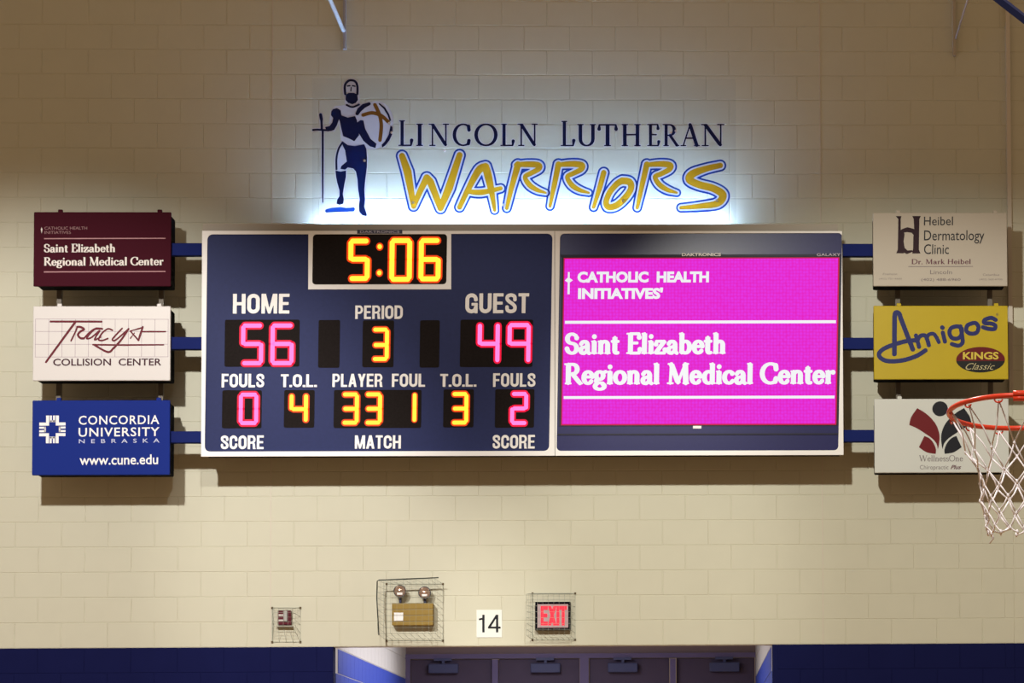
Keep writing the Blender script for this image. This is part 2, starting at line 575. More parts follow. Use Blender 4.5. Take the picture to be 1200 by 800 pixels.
def cond_glyphs():
    R = lambda a, b, c, d: [(a, b), (c, b), (c, d), (a, d)]
    k = 9.5
    G = {}
    stad = lambda x0, x1, a0, a1: [(*p, k) for p in arc((x0 + x1) / 2, 74, (x1 - x0) / 2, 17, a0, a1, 10)]
    G['H'] = (62, [R(0, 0, 19, 100), R(43, 0, 62, 100), R(10, 42, 52, 58)], [])
    G['O'] = (62, [], [[(*p, k) for p in arc(31, 70, 21.5, 20.5, 0, 180, 12) + arc(31, 30, 21.5, 20.5, 180, 360, 12) + [(52.5, 70)]]])
    G['M'] = (78, [R(0, 0, 18, 100), R(60, 0, 78, 100), [(0, 100), (22, 100), (45, 0), (33, 0)], [(78, 100), (56, 100), (33, 0), (45, 0)]], [])
    G['E'] = (53, [R(0, 0, 19, 100), R(10, 0, 52, 16), R(10, 43, 48, 58), R(10, 84, 52, 100)], [])
    G['F'] = (51, [R(0, 0, 19, 100), R(10, 42, 46, 57), R(10, 84, 51, 100)], [])
    G['L'] = (50, [R(0, 0, 19, 100), R(10, 0, 49, 16)], [])
    G['T'] = (54, [R(17.5, 0, 36.5, 100), R(0, 84, 54, 100)], [])
    G['I'] = (19, [R(0, 0, 19, 100)], [])
    G['D'] = (62, [R(0, 0, 19, 100), R(10, 84, 34, 100), R(10, 0, 34, 16)], [[(*p, k) for p in [(30, 91.5 - 1)] + arc(33, 66, 19.5, 24.5, 85, 0, 8) + arc(33, 34, 19.5, 24.5, 0, -85, 8) + [(30, 9.5)]]])
    G['U'] = (62, [R(0, 30, 19, 100), R(43, 30, 62, 100)], [[(*p, k) for p in arc(31, 30, 21.5, 20.5, 180, 360, 14)]])
    G['C'] = (61, [R(0, 32, 19, 68), R(42, 60, 61, 68), R(42, 32, 61, 40)], [[(*p, k) for p in arc(30.5, 70, 21, 20.5, -8, 180, 12)], [(*p, k) for p in arc(30.5, 30, 21, 20.5, 180, 368, 12)]])
    G['G'] = (62, [R(0, 32, 19, 68), R(43, 62, 62, 70), R(31, 38, 62, 52), R(47, 0, 62, 45)], [[(*p, k) for p in arc(31, 70, 21.5, 20.5, -4, 180, 12)], [(*p, k) for p in arc(31, 30, 21.5, 20.5, 180, 355, 12)]])
    G['P'] = (58, [R(0, 0, 19, 100), R(10, 85, 34, 100), R(10, 38, 34, 52)], [[(*p, 8.2) for p in arc(33, 69, 16.5, 23, 88, -88, 12)]])
    G['R'] = (62, [R(0, 0, 19, 100), R(10, 85, 36, 100), R(10, 40, 36, 54), [(40, 47), (56, 40), (58, 12), (62, 0), (41, 0), (39, 14), (38, 36)]], [[(*p, 8.2) for p in arc(35, 70, 16.5, 22, 88, -88, 12)]])
    G['S'] = (58, [], [[(*p, 9) for p in catmull([(48.5, 68), (46, 84), (29, 91), (12, 85), (10, 70), (22, 57), (38, 46), (49, 32), (46, 15), (29, 9), (12, 15), (9, 31)], 4)]])
    G['A'] = (64, [[(0, 0), (19, 0), (41, 100), (22, 100)], [(64, 0), (45, 0), (23, 100), (42, 100)], R(14, 22, 50, 37)], [])
    G['Y'] = (62, [R(21.5, 0, 40.5, 46), [(0, 100), (20, 100), (40.5, 44), (21.5, 40)], [(62, 100), (42, 100), (21.5, 44), (40.5, 40)]], [])
    G['X'] = (62, [[(0, 100), (21, 100), (62, 0), (41, 0)], [(62, 100), (41, 100), (0, 0), (21, 0)]], [])
    G['.'] = (19, [R(0, 0, 19, 17)], [])
    G['1'] = (40, [R(24, 0, 36, 100), [(24, 100), (36, 100), (30, 84), (6, 78), (6, 68), (24, 72)]], [])
    G['4'] = (66, [R(42, 0, 54, 100), R(0, 22, 66, 33), [(42, 100), (54, 100), (14, 30), (0, 30)]], [])
    return G


CG = cond_glyphs()


def cond_line(mb, text, x0, x1, ybase, ytop, mapf, y, gap=9, grow=0.0, mi=0):
    x = 0; pl = []; st = []
    for ch in text:
        adv, ps, ss = CG[ch]
        pl += [[(x + a, b) for a, b in p] for p in ps]
        st += [[(x + a, b, r) for a, b, r in q] for q in ss]
        x += adv + gap
    x -= gap
    sx = (x1 - x0) / x; sy = (ytop - ybase) / 100
    b = MB()
    ink_mb(b, st, pl, 2.6, lambda a, c: mapf(x0 + a * sx, ybase + c * sy), y, 0, grow, mi)
    mb.add(b.v, [f[::-1] for f in b.f], mi)
    return mb


def quadmap(tl, tr, bl, br, x0, x1, z0, z1):
    """photo quad -> rectangle on the object's own face"""
    def f(px, py):
        u, v = .5, .5
        for _ in range(6):
            x = (1 - v) * ((1 - u) * tl[0] + u * tr[0]) + v * ((1 - u) * bl[0] + u * br[0])
            y = (1 - v) * ((1 - u) * tl[1] + u * tr[1]) + v * ((1 - u) * bl[1] + u * br[1])
            xu = (1 - v) * (tr[0] - tl[0]) + v * (br[0] - bl[0]); xv = (1 - u) * (bl[0] - tl[0]) + u * (br[0] - tr[0])
            yu = (1 - v) * (tr[1] - tl[1]) + v * (br[1] - bl[1]); yv = (1 - u) * (bl[1] - tl[1]) + u * (br[1] - tr[1])
            dt = xu * yv - xv * yu
            ex, ey = px - x, py - y
            u += (ex * yv - xv * ey) / dt; v += (xu * ey - ex * yu) / dt
        return (x0 + u * (x1 - x0), z1 + v * (z0 - z1))
    return f


def planemap(y):
    def f(px, py):
        p = P(px, py, y)
        return (p.x, p.z)
    return f


def rectloop(f, a, b, c, d, r=0, n=4):
    """rounded rectangle outline in photo pixels -> (X, Z) loop"""
    if r <= 0:
        pts = [(a, b), (c, b), (c, d), (a, d)]
    else:
        pts = []
        for cx, cy, s in ((c - r, b + r, -90), (c - r, d - r, 0), (a + r, d - r, 90), (a + r, b + r, 180)):
            pts += arc(cx, cy, r, r, s, s + 90, n)
    return [f(*p) for p in pts]


# ================================================================== SETTING
XL, XR = -7.2, 4.6
ZTOP = 9.3
XOL = P(390.5, 790).x
XOR = P(905.5, 790).x
XCJ1 = P(319, 150).x
XCJ2 = P(961, 150).x
XCORN = P(1184, 200).x
SB = 0.0                                          # the bay right of the corner strip is set back
mb = MB()
mb.box(XL, XOL, .003, .2, 0, PAINT, 1); mb.box(XOR, XR, .003, .2, 0, PAINT, 1); mb.box(XL, XR, .003, .2, PAINT, ZTOP)
wall = struct('wall_back', mb, [M_WALL, M_BLUEBLOCK])
L = (XCJ2 - XCJ1) / 12.0
H = .2032


def block_mesh(name, wd, m):
    b = MB(); g = .003; c = .0032
    x0, x1, z0, z1 = -wd / 2 + g * .6, wd / 2 - g * .6, -H / 2 + g * .6, H / 2 - g * .6
    vs = [(x0, .003, z0), (x1, .003, z0), (x1, .003, z1), (x0, .003, z1), (x0 + c, 0, z0 + c), (x1 - c, 0, z0 + c), (x1 - c, 0, z1 - c), (x0 + c, 0, z1 - c)]
    b.add(vs, [(4, 5, 6, 7), (0, 1, 5, 4), (1, 2, 6, 5), (2, 3, 7, 6), (3, 0, 4, 7)])
    me = b.mesh(name); me.materials.append(m)
    return me


bmesh_cache = {}
blocks = []
nrow = int((ZTOP) / H)
for r in range(9, nrow):
    z = (r + .5) * H
    odd = (r % 2 == 0)
    blue = z < PAINT
    segs = [(XCJ1, -1), (XCJ1, 1), (XCJ2, 1)]
    spans = []
    # left of the first joint, running leftwards
    x = XCJ1; first = True
    while x > P(0, 400).x - .5:
        wd = L / 2 if (first and odd) else L
        spans.append((x - wd, x)); x -= wd; first = False
    x = XCJ1; first = True
    while x < XCJ2 - .01:
        wd = L / 2 if (first and odd) else L
        wd = min(wd, XCJ2 - x)
        spans.append((x, x + wd)); x += wd; first = False
    x = XCJ2; first = True
    while x < XCORN - .02:
        wd = L / 2 if (first and odd) else L
        wd = min(wd, XCORN - x)
        spans.append((x, x + wd)); x += wd; first = False
    x = XCORN; first = True
    while x < P(1230, 400).x and x < XR:
        wd = L / 2 if (first and not odd) else L
        spans.append((x, x + wd)); x += wd; first = False
    for a, b_ in spans:
        if b_ - a < .03: continue
        if blue and b_ > XOL - .001 and a < XOR + .001:
            if a < XOL - .05: b_ = XOL
            elif b_ > XOR + .05: a = XOR
            else: continue
        blocks.append((a, b_, z, blue, SB if a >= XCORN - .001 else 0))
bx0, bx1, bz0, bz1 = -3.87438, 1.23278, 2.78661 + EYE, 4.59281 + EYE


def hidden(a, b_, z):
    return a > bx0 + .1 and b_ < bx1 - .1 and bz0 - .05 < z < bz1 - .1


def rank(t):
    a, b_, z, blue, s_ = t
    if hidden(a, b_, z): return 9e9
    return abs(z - (PAINT + 1.1))                 # the lit band nearest the lens first


blocks.sort(key=rank)
rest = {}
for i, (a, b_, z, blue, s_) in enumerate(blocks):
    if i < 295:
        wd = round(b_ - a, 4)
        k = (wd, blue)
        if k not in bmesh_cache: bmesh_cache[k] = block_mesh('block', wd, M_BLUEBLOCK if blue else M_WALL)
        o = bpy.data.objects.new('block', bmesh_cache[k])
        COL.objects.link(o)
        o.parent = wall
        o.location = ((a + b_) / 2, s_, z)
    else:
        g = .0018; c = .0032
        x0, x1, z0, z1 = a + g, b_ - g, z - H / 2 + g, z + H / 2 - g
        rest.setdefault(blue, MB()).add([(x0, s_ + .003, z0), (x1, s_ + .003, z0), (x1, s_ + .003, z1), (x0, s_ + .003, z1), (x0 + c, s_, z0 + c), (x1 - c, s_, z0 + c), (x1 - c, s_, z1 - c), (x0 + c, s_, z1 - c)],
                                        [(4, 5, 6, 7), (0, 1, 5, 4), (1, 2, 6, 5), (2, 3, 7, 6), (3, 0, 4, 7)])
for blue, m_ in rest.items():
    o = m_.build('block', M_BLUEBLOCK if blue else M_WALL, wall)
    o['kind'] = 'stuff'
# corner strip and movement joints
struct('trim_1', MB().box(XCORN - .03, XCORN + .004, -.045, .003, P(1190, 462).z, ZTOP), M_TRIM)
struct('trim_2', MB().box(XCJ1 - .004, XCJ1 + .004, -.0015, .003, PAINT, ZTOP), M_TRIM)
struct('trim_3', MB().box(XCJ2 - .004, XCJ2 + .004, -.0015, .003, PAINT, ZTOP), M_TRIM)
# floor of gym and lobby
mb = MB(); mb.box(-11, 8, -36, 0, -.1, 0); mb.box(XOL - .2, XOR + .2, 0, 8.5, -.1, 0)
struct('floor', mb, M_FLOOR)

# ---- lobby behind the opening
DL = 8.04
LZT = 3.3


def course_wall(name, x0, x1):
    o = struct(name, MB().box(x0, x1, .2, DL, 0, LZT), M_WALL)
    inner = x1 if name == 'wall_left' else x0
    s = 1 if name == 'wall_left' else -1
    for r in range(8, 16):
        z0 = r * H + .004; z1 = (r + 1) * H - .004
        n = 20; ln = (DL - .2) / n
        for k in range(n):
            a = .2 + k * ln + .003 + (ln / 2 if r % 2 else 0); b_ = min(a + ln - .006, DL)
            if b_ - a < .05: continue
            c = MB().box(inner, inner + s * .004, a, b_, z0, min(z1, LZT))
            c.build('block', M_LOBBYBLUE if r < 12 else M_WALL, o)
    return o


course_wall('wall_left', XOL - .2, XOL)
course_wall('wall_right', XOR, XOR + .2)
struct('ceiling', MB().box(XOL - .2, XOR + .2, .2, DL + .2, LZT, LZT + .1), M_CEIL)
# door wall at the far end of the lobby
M_DOORF = mat('purple_grey_frame', (.135, .11, .19), .45)
M_DOOR = mat('dark_purple_door', (.075, .056, .082), .5, noise=.08)
M_CLOSER = mat('slate_closer', (.07, .078, .14), .4)
fx = lambda px: P(px, 785, DL).x
fz = lambda py: P(684, py, DL).z
struct('wall_far', MB().box(XOL - .2, XOR + .2, DL, DL + .2, fz(765.5), LZT + .05), mat('shaded_far_wall', (.22, .16, .14), .6))  # cream wall; its shade is put into the brown colour
fr = MB()
fr.box(XOL, XOR, DL - .05, DL + .12, fz(771), fz(765.5), 0)
for a, b_ in ((473.5, 481), (679.5, 690), (885, 893.5)):
    fr.box(fx(a), fx(b_), DL - .05, DL + .12, 0, fz(771))
for a, b_ in ((577, 584), (785, 792)):
    fr.box(fx(a), fx(b_), DL - .07, DL + .1, 0, fz(772))
fr.box(XOL, fx(473.5), DL - .03, DL + .12, 0, fz(771)); fr.box(fx(893.5), XOR, DL - .03, DL + .12, 0, fz(771))
struct('trim_4', fr, M_DOORF)
cl = [520, 639.5, 730, 849]
for i, (a, b_) in enumerate(((481, 577), (584, 679.5), (690, 785), (792, 885))):
    d = struct('door_%d' % (i + 1), MB().box(fx(a) + .004, fx(b_) - .004, DL, DL + .045, .01, fz(771.5), bev=.004), M_DOOR)
    c = cl[i]
    k = MB().box(fx(c - 17.5), fx(c + 17.5), DL - .09, DL, fz(788), fz(777), bev=.01).build('closer', M_CLOSER, d)
    am = MB().box(fx(c - 1.6), fx(c + 1.6), DL - .07, DL - .03, fz(777), fz(772))
    am.box(fx(c - 11), fx(c + 10), DL - .075, DL - .05, fz(773.5), fz(770.5))
    am.build('closer_arm', M_CLOSER, k)
    MB().box(fx(a + 12), fx(b_ - 12), DL - .08, DL - .02, .95, 1.02, bev=.01).build('push_bar', M_CHROME, d)

# ================================================================== SCOREBOARD
SF = .60                                          # fronts stand this far off the wall
CT = .35
BQ = ((235.3, 269.6), (984.3, 271.7), (237.4, 534), (990.9, 533.6))
bm_ = quadmap(*BQ, bx0, bx1, bz0, bz1)
xs_ = bm_(648.5, 400)[0]                           # seam between the two cabinets


def frame_panel(par, x0, x1, z0, z1, inner, name='face_frame'):
    """white border with a rounded opening, as a raised ring"""
    n = len(inner)
    outer = []
    cx = sum(p[0] for p in inner) / n; cz = sum(p[1] for p in inner) / n
    for (x, z) in inner:
        dx, dz = x - cx, z - cz
        hx = (x1 - x0) / 2; hz = (z1 - z0) / 2
        ox = (x0 + x1) / 2; oz = (z0 + z1) / 2
        # project each inner corner point onto the outer rectangle
        t = min(hx / abs(dx) if abs(dx) > 1e-9 else 1e9, hz / abs(dz) if abs(dz) > 1e-9 else 1e9)
        outer.append((ox + dx * t, oz + dz * t))
    return outer


def ring(mb, outer_rect, inner_rect_r, f, y0, y1, mi=0):
    """outer_rect (X0,X1,Z0,Z1) world; inner (a,b,c,d,r) photo px"""
    X0, X1, Z0, Z1 = outer_rect
    il = rectloop(f, *inner_rect_r, n=4)           # order: tr, br, bl, tl
    n = len(il) // 4
    cors = [(X1, Z1), (X1, Z0), (X0, Z0), (X0, Z1)]
    vs = []; fs = []
    for (x, z) in il: vs.append((x, y0, z))
    for (x, z) in il: vs.append((x, y1, z))
    m = len(il)
    for (x, z) in cors: vs.append((x, y0, z))
    for (x, z) in cors: vs.append((x, y1, z))
    for q in range(4):
        for k in range(n - 1):
            i = q * n + k
            fs.append((i, i + 1, 2 * m + q))
        i = q * n + n - 1; j = (q * n + n) % m
        fs.append((i, j, 2 * m + (q + 1) % 4, 2 * m + q))
    for i in range(m): fs.append((i, (i + 1) % m, m + (i + 1) % m, m + i)[::-1])
    for q in range(4):
        fs.append((2 * m + q, 2 * m + (q + 1) % 4, 2 * m + 4 + (q + 1) % 4, 2 * m + 4 + q))
    mb.add(vs, fs, mi)
    return mb


sb = empty('scoreboard', ((bx0 + xs_) / 2, -SF, bz0), 'navy digital scoreboard with white border, left half of the lit display', 'scoreboard')
MB().box(bx0 + .02, xs_ - .002, -SF + .02, -SF + CT, bz0 + .02, bz1 - .02).build('cabinet', M_CAB, sb)
MB().box(bx0 + .004, xs_ - .004, -SF + .006, -SF + .02, bz0 + .004, bz1 - .004).build('face_panel', M_NAVY, sb)
ring(MB(), (bx0, xs_ - .002, bz0, bz1), (241.5, 273.8, 643.8, 528.3, 6), bm_, -SF - .006, -SF + .02).build('face_frame', M_WHITE, sb)
tf = ring(MB(), (bm_(359, 300)[0], bm_(525.6, 300)[0], bm_(440, 338.8)[1], bm_(440, 272)[1]), (364, 274, 520.5, 333, 4), bm_, -SF - .003, -SF + .006)
tf.build('clock_frame', M_WHITE, sb)
YF = -SF + .006


def window(name, a, b, c, d, r=2.0, label=None):
    return MB().prism(rectloop(bm_, a, b, c, d, r), YF - .003, YF).build(name, M_BLACK, sb, label)


def led(colr, s): return colr


M_AM = mat('amber_core', (.1, .08, .01), emit=(1, .74, .045), estr=1.25)
M_AR = mat('amber_halo', (.1, .02, .0), emit=(1, .055, 0), estr=.85)  # bloom halo round the amber core, put in as emission
M_RC = mat('red_core', (.1, .02, .05), emit=(1, .20, .62), estr=1.25)
M_RR = mat('red_halo', (.1, .0, .01), emit=(1, .0, .045), estr=.85)  # bloom halo round the red core, put in as emission
SEGS = {'0': 'abcdef', '1': 'bc', '2': 'abged', '3': 'abgcd', '4': 'fgbc', '5': 'afgcd', '6': 'afgedc', '9': 'abcfg'}


def digit(par, ch, xl, xr, yt, ym, yb, mats_, wc=2.45, wr=4.6):
    g = 1.0
    ends = {'a': (xl + 1.6, yt, xr - 1.6, yt), 'b': (xr, yt + 2.2, xr, ym - g), 'c': (xr, ym + g, xr, yb - 2.2), 'd': (xl + 1.6, yb, xr - 1.6, yb),
            'e': (xl, ym + g, xl, yb - 2.2), 'f': (xl, yt + 2.2, xl, ym - g), 'g': (xl + 2.2, ym, xr - 2.2, ym)}
    for s_ in SEGS[ch]:
        x0, y0, x1, y1 = ends[s_]
        if ch == '1' or (ch == '4' and s_ in 'b') or (ch in '4' and s_ == 'f'): y0 -= 1.4
        m_ = MB()
        for w_, yy, mi in ((wr, YF - .006, 1), (wc, YF - .0085, 0)):  # the wider shape is the lens bloom, modelled as a glowing ring
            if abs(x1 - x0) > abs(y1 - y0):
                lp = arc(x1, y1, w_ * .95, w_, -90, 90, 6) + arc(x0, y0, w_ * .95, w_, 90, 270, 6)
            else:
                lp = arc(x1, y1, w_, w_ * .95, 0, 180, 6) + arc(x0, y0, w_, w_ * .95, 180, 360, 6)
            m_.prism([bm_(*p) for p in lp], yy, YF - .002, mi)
        m_.build('lit_segment', mats_, par)


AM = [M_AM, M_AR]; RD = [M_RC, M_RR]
cw = window('digit_window', 364, 274, 520.5, 333, 4)
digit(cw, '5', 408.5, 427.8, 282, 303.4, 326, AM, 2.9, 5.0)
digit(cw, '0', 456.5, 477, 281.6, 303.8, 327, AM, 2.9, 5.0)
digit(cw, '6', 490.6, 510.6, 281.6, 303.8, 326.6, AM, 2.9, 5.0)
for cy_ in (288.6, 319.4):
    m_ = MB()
    for w_, yy, mi in ((4.3, YF - .006, 1), (2.6, YF - .0085, 0)):  # colon dots get the same added bloom ring
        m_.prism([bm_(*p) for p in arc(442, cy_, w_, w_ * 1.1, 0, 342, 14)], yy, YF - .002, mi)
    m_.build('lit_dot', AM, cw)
hw = window('digit_window', 263, 374, 350, 429)
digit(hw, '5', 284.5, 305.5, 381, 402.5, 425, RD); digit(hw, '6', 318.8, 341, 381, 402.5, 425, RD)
window('digit_window', 372, 374.5, 397, 430.5)
pw = window('digit_window', 423.5, 375, 460, 430)
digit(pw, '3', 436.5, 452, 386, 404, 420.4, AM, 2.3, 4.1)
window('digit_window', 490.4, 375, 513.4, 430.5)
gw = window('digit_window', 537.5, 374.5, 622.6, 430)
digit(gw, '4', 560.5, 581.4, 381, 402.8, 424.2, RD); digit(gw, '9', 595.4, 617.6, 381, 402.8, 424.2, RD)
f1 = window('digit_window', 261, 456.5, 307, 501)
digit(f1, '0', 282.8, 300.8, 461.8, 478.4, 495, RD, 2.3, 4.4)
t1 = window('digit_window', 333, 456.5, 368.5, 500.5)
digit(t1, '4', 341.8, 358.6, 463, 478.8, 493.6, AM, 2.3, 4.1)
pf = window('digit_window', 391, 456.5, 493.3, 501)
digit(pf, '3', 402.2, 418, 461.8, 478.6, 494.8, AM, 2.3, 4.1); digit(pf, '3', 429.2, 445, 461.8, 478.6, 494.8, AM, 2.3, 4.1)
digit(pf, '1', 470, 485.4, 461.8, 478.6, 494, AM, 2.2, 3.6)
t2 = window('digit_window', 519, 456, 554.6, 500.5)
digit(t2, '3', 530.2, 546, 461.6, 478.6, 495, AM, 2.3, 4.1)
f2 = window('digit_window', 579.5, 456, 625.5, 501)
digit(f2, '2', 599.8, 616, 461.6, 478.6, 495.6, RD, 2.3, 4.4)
for tx, a, b_, yb, yt, bo in (('HOME', 272, 338, 366.8, 343.6, .03), ('GUEST', 543, 617.5, 367, 343.6, .03), ('PERIOD', 414.5, 470, 373.4, 357.6, .03),
                              ('FOULS', 260, 309.5, 453.2, 437.3, .03), ('T.O.L.', 328.8, 371, 453, 438, .03), ('PLAYER', 389, 447.6, 453, 437.6, .03),
                              ('FOUL', 458.4, 497.4, 453, 437.6, .03), ('T.O.L.', 514.8, 557.4, 453, 438, .03), ('FOULS', 576.8, 626.4, 453.2, 437.3, .03),
                              ('SCORE', 260, 310, 525.4, 509.4, .03), ('MATCH', 416.2, 470, 525.2, 509.6, .03), ('SCORE', 577.4, 627, 525.4, 509.4, .03)):
    cond_line(MB(), tx, a, b_, yb, yt, bm_, YF - .003, 8 if '.' not in tx else 5).build('lettering', M_WHITE, sb)
# small maker plate on the top edge of the clock frame
mp = MB().prism(rectloop(bm_, 415.6, 268.9, 468.2, 273.6), -SF - .009, -SF - .0055).build('maker_plate', mat('plate_navy', (.03, .03, .06), .4), sb, 'tiny navy plate with pale lettering')
text_mb(MB(), 'DAKTRONICS', 419, 465, 272.8, 269.8, bm_, -SF - .0105, .01).build('lettering', mat('plate_grey', (.42, .40, .5), .4), mp)

# ---- video display, right cabinet
vb = empty('video_display', ((bx1 + xs_) / 2, -SF, bz0), 'video screen showing a magenta medical centre message, right half of the display', 'screen')
MB().box(xs_ + .002, bx1 - .02, -SF + .02, -SF + CT, bz0 + .02, bz1 - .02).build('cabinet', M_CAB, vb)
M_NAVY2 = mat('navy_face_glossy', (.019, .019, .10), .25, spec=.15, noise=.1, nscale=40)
MB().box(xs_ + .004, bx1 - .004, -SF + .006, -SF + .02, bz0 + .004, bz1 - .004).build('face_panel', M_NAVY2, vb)
ring(MB(), (xs_ + .002, bx1, bz0, bz1), (652.6, 273.8, 984.6, 528.3, 5), bm_, -SF - .006, -SF + .02).build('face_frame', M_WHITE, vb)
MB().prism(rectloop(bm_, 655, 300.6, 984, 499.6), YF - .004, YF).build('screen_bezel', M_LEDBLK, vb)
for a, b, c, d in ((653.6, 298.6, 983.6, 301.2), (653.6, 508.2, 985.4, 510)):
    MB().prism(rectloop(bm_, a, b, c, d), YF - .008, YF).build('panel_lip', mat('lip', (.012, .01, .03), .4), vb)
MB().prism(rectloop(bm_, 812.6, 499.4, 822.4, 502.4), YF - .006, YF).build('sticker', M_WHITE, vb, 'small white sticker under the screen')

m = bpy.data.materials.new('led_matrix'); m.use_nodes = True
nt = m.node_tree
em = nt.nodes['Principled BSDF']
em.inputs['Base Color'].default_value = (.01, .005, .01, 1)
em.inputs['Specular IOR Level'].default_value = .02
em.inputs['Roughness'].default_value = .8
tc = nt.nodes.new('ShaderNodeTexCoord')
mp_ = nt.nodes.new('ShaderNodeMapping'); mp_.inputs['Scale'].default_value = (38, 38, 38)
nt.links.new(tc.outputs['Object'], mp_.inputs['Vector'])
vo = nt.nodes.new('ShaderNodeTexVoronoi'); vo.inputs['Randomness'].default_value = .25; vo.inputs['Scale'].default_value = 1
nt.links.new(mp_.outputs[0], vo.inputs['Vector'])
cr = nt.nodes.new('ShaderNodeValToRGB')
cr.color_ramp.elements[0].position = .15; cr.color_ramp.elements[0].color = (.76, .035, .78, 1)
cr.color_ramp.elements[1].position = .75; cr.color_ramp.elements[1].color = (.78, .012, .50, 1)
nt.links.new(vo.outputs['Distance'], cr.inputs[0])
nt.links.new(cr.outputs[0], em.inputs['Emission Color'])
em.inputs['Emission Strength'].default_value = 1
M_LED = m
M_LEDW = mat('led_white', (.1, .1, .1), emit=(.78, .80, .83), estr=1)
M_GLOWR = mat('screen_glow_red', (.1, 0, .02), emit=(.62, .0, .06), estr=.8)  # red glow round the screen, put in as emissive strips
scr = MB().prism(rectloop(bm_, 658.6, 303.6, 980.2, 497), YF - .007, YF - .004).build('led_screen', M_LED, vb, 'magenta lit screen')
red = MB()
for a, b, c, d in ((657.4, 302.4, 981.6, 303.6), (657.4, 497, 981.6, 498.4), (657.4, 303.6, 658.6, 497), (980.2, 303.6, 981.8, 497)):
    red.prism(rectloop(bm_, a, b, c, d), YF - .007, YF - .004)
red.build('red_screen_glow', M_GLOWR, vb)
YS = YF - .0085
for y0_, y1_ in ((376.2, 379.6), (464.4, 467.6)):
    MB().prism(rectloop(bm_, 660, y0_, 979, y1_), YS, YF - .007).build('screen_line', M_LEDW, scr)
text_mb(MB(), 'CATHOLIC  HEALTH', 673.8, 828.3, 331.6, 318.4, bm_, YS, .05).build('screen_lettering', M_LEDW, scr)
text_mb(MB(), "INITIATIVES'", 674.8, 774.5, 350.8, 337.4, bm_, YS, .05).build('screen_lettering', M_LEDW, scr)
m_ = MB(); m_.prism([bm_(*p) for p in ((662.6, 319), (664.6, 319), (665, 345), (662.4, 345))], YS, YS + .001); m_.prism([bm_(*p) for p in ((659, 329), (663, 325), (668.5, 328.6), (664, 332))], YS - .001, YS)
m_.build('screen_cross', M_LEDW, scr)
serif_line(MB(), 'Saint Elizabeth', 660.5, 850, 414.6, 391, bm_, YS, .25, .3, thick=11, thin=6, serif=4.5).build('screen_lettering', M_LEDW, scr)
serif_line(MB(), 'Regional Medical Center', 660.5, 978.5, 450, 426.5, bm_, YS, .25, .3, thick=11, thin=6, serif=4.5).build('screen_lettering', M_LEDW, scr)
text_mb(MB(), 'DAKTRONICS', 796, 842, 300.6, 297, bm_, YF - .0085, .03).build('lettering', M_WHITE, vb)
text_mb(MB(), 'GALAXY', 955, 983, 300.8, 297.6, bm_, YF - .0085, .0).build('lettering', mat('grey_print', (.55, .5, .6), .4), vb)

# ================================================================== SPONSOR SIGNS
SGX = {'l': -5.20411, 'r': 1.48174}
SW, SH = 1.08315, .59548
SZ = [4.74358 + EYE, 3.98934 + EYE, 3.2372 + EYE]
SQ = {'l0': ((38.2, 247.6), (199.8, 248), (38.5, 334.5), (199.8, 335.3)), 'l1': ((37.3, 358.4), (199.8, 357.8), (37.5, 446), (200, 446.5)), 'l2': ((38, 468.5), (200, 469.5), (38, 555.5), (200.5, 556.8)),
      'r0': ((1020.7, 249.7), (1177, 250.8), (1023, 335.5), (1178.8, 335.6)), 'r1': ((1024, 358), (1180, 358.8), (1025, 444.5), (1181.5, 444.4)), 'r2': ((1024.9, 466.6), (1183, 466.6), (1027, 554), (1184, 554))}
signs = {}


def sign(key, label, facem):
    x0 = SGX[key[0]]; z1 = SZ[int(key[1])]; x1 = x0 + SW; z0 = z1 - SH
    f = quadmap(*SQ[key], x0, x1, z0, z1)
    t = empty('sponsor_sign', ((x0 + x1) / 2, -SF, z0), label, 'sign', 'lightbox signs flanking the display')
    MB().box(x0, x1, -SF, -SF + .03, z0, z1, bev=.006).build('face_panel', facem, t)
    MB().box(x0 + .012, x1 - .012, -SF + .03, -SF + CT, z0 + .012, z1 - .012, bev=.01).build('cabinet', M_CAB, t)
    for u in (.19, .915):
        xx = x0 + u * SW
        MB().box(xx - .018, xx + .018, -SF + .008, -SF + .045, z1 - .005, z1 + .022, bev=.005).build('lifting_lug', facem, t)
    signs[key] = (t, f)
    return t, f


YT = -SF - .002
# maroon sign
t, f = sign('l0', 'maroon sign with white serif lettering between two thin lines, top left', mat('maroon_face', (.05, .006, .014), .7, spec=.05))
M_W2 = mat('off_white_print', (.72, .68, .66), .5)
M_DIM = mat('dim_print', (.30, .17, .18), .5)
g = lambda cx, cy: (20 + cx * .19167, 230 + cy * .19167)
m_ = MB()
for yy in (255, 458):
    a = g(160, yy); b_ = g(905, yy)
    m_.prism(rectloop(f, a[0], a[1] - .6, b_[0], b_[1] + .6), YT, YT + .002)
m_.build('printed_line', mat('pink_print', (.42, .22, .24), .5), t)
serif_line(MB(), 'Saint Elizabeth', 50.4, 134.6, 294.8, 285.2, f, YT, .14, .05, thick=10, thin=3.6).build('lettering', M_W2, t)
serif_line(MB(), 'Regional Medical Center', 50.4, 190.9, 310.4, 300.8, f, YT, .14, .05, thick=10, thin=3.6).build('lettering', M_W2, t)
text_mb(MB(), 'CATHOLIC HEALTH', 51, 101, 268.4, 264.9, f, YT, .0).build('lettering', M_DIM, t, 'dim pink small lettering')
text_mb(MB(), "INITIATIVES", 51, 82, 273.4, 270, f, YT, .0).build('lettering', M_DIM, t, 'dim pink small lettering')
MB().prism([f(*p) for p in ((47.4, 265.6), (48.6, 268), (47.6, 272.6), (46.6, 268))], YT, YT + .002).build('printed_cross', M_W2, t)

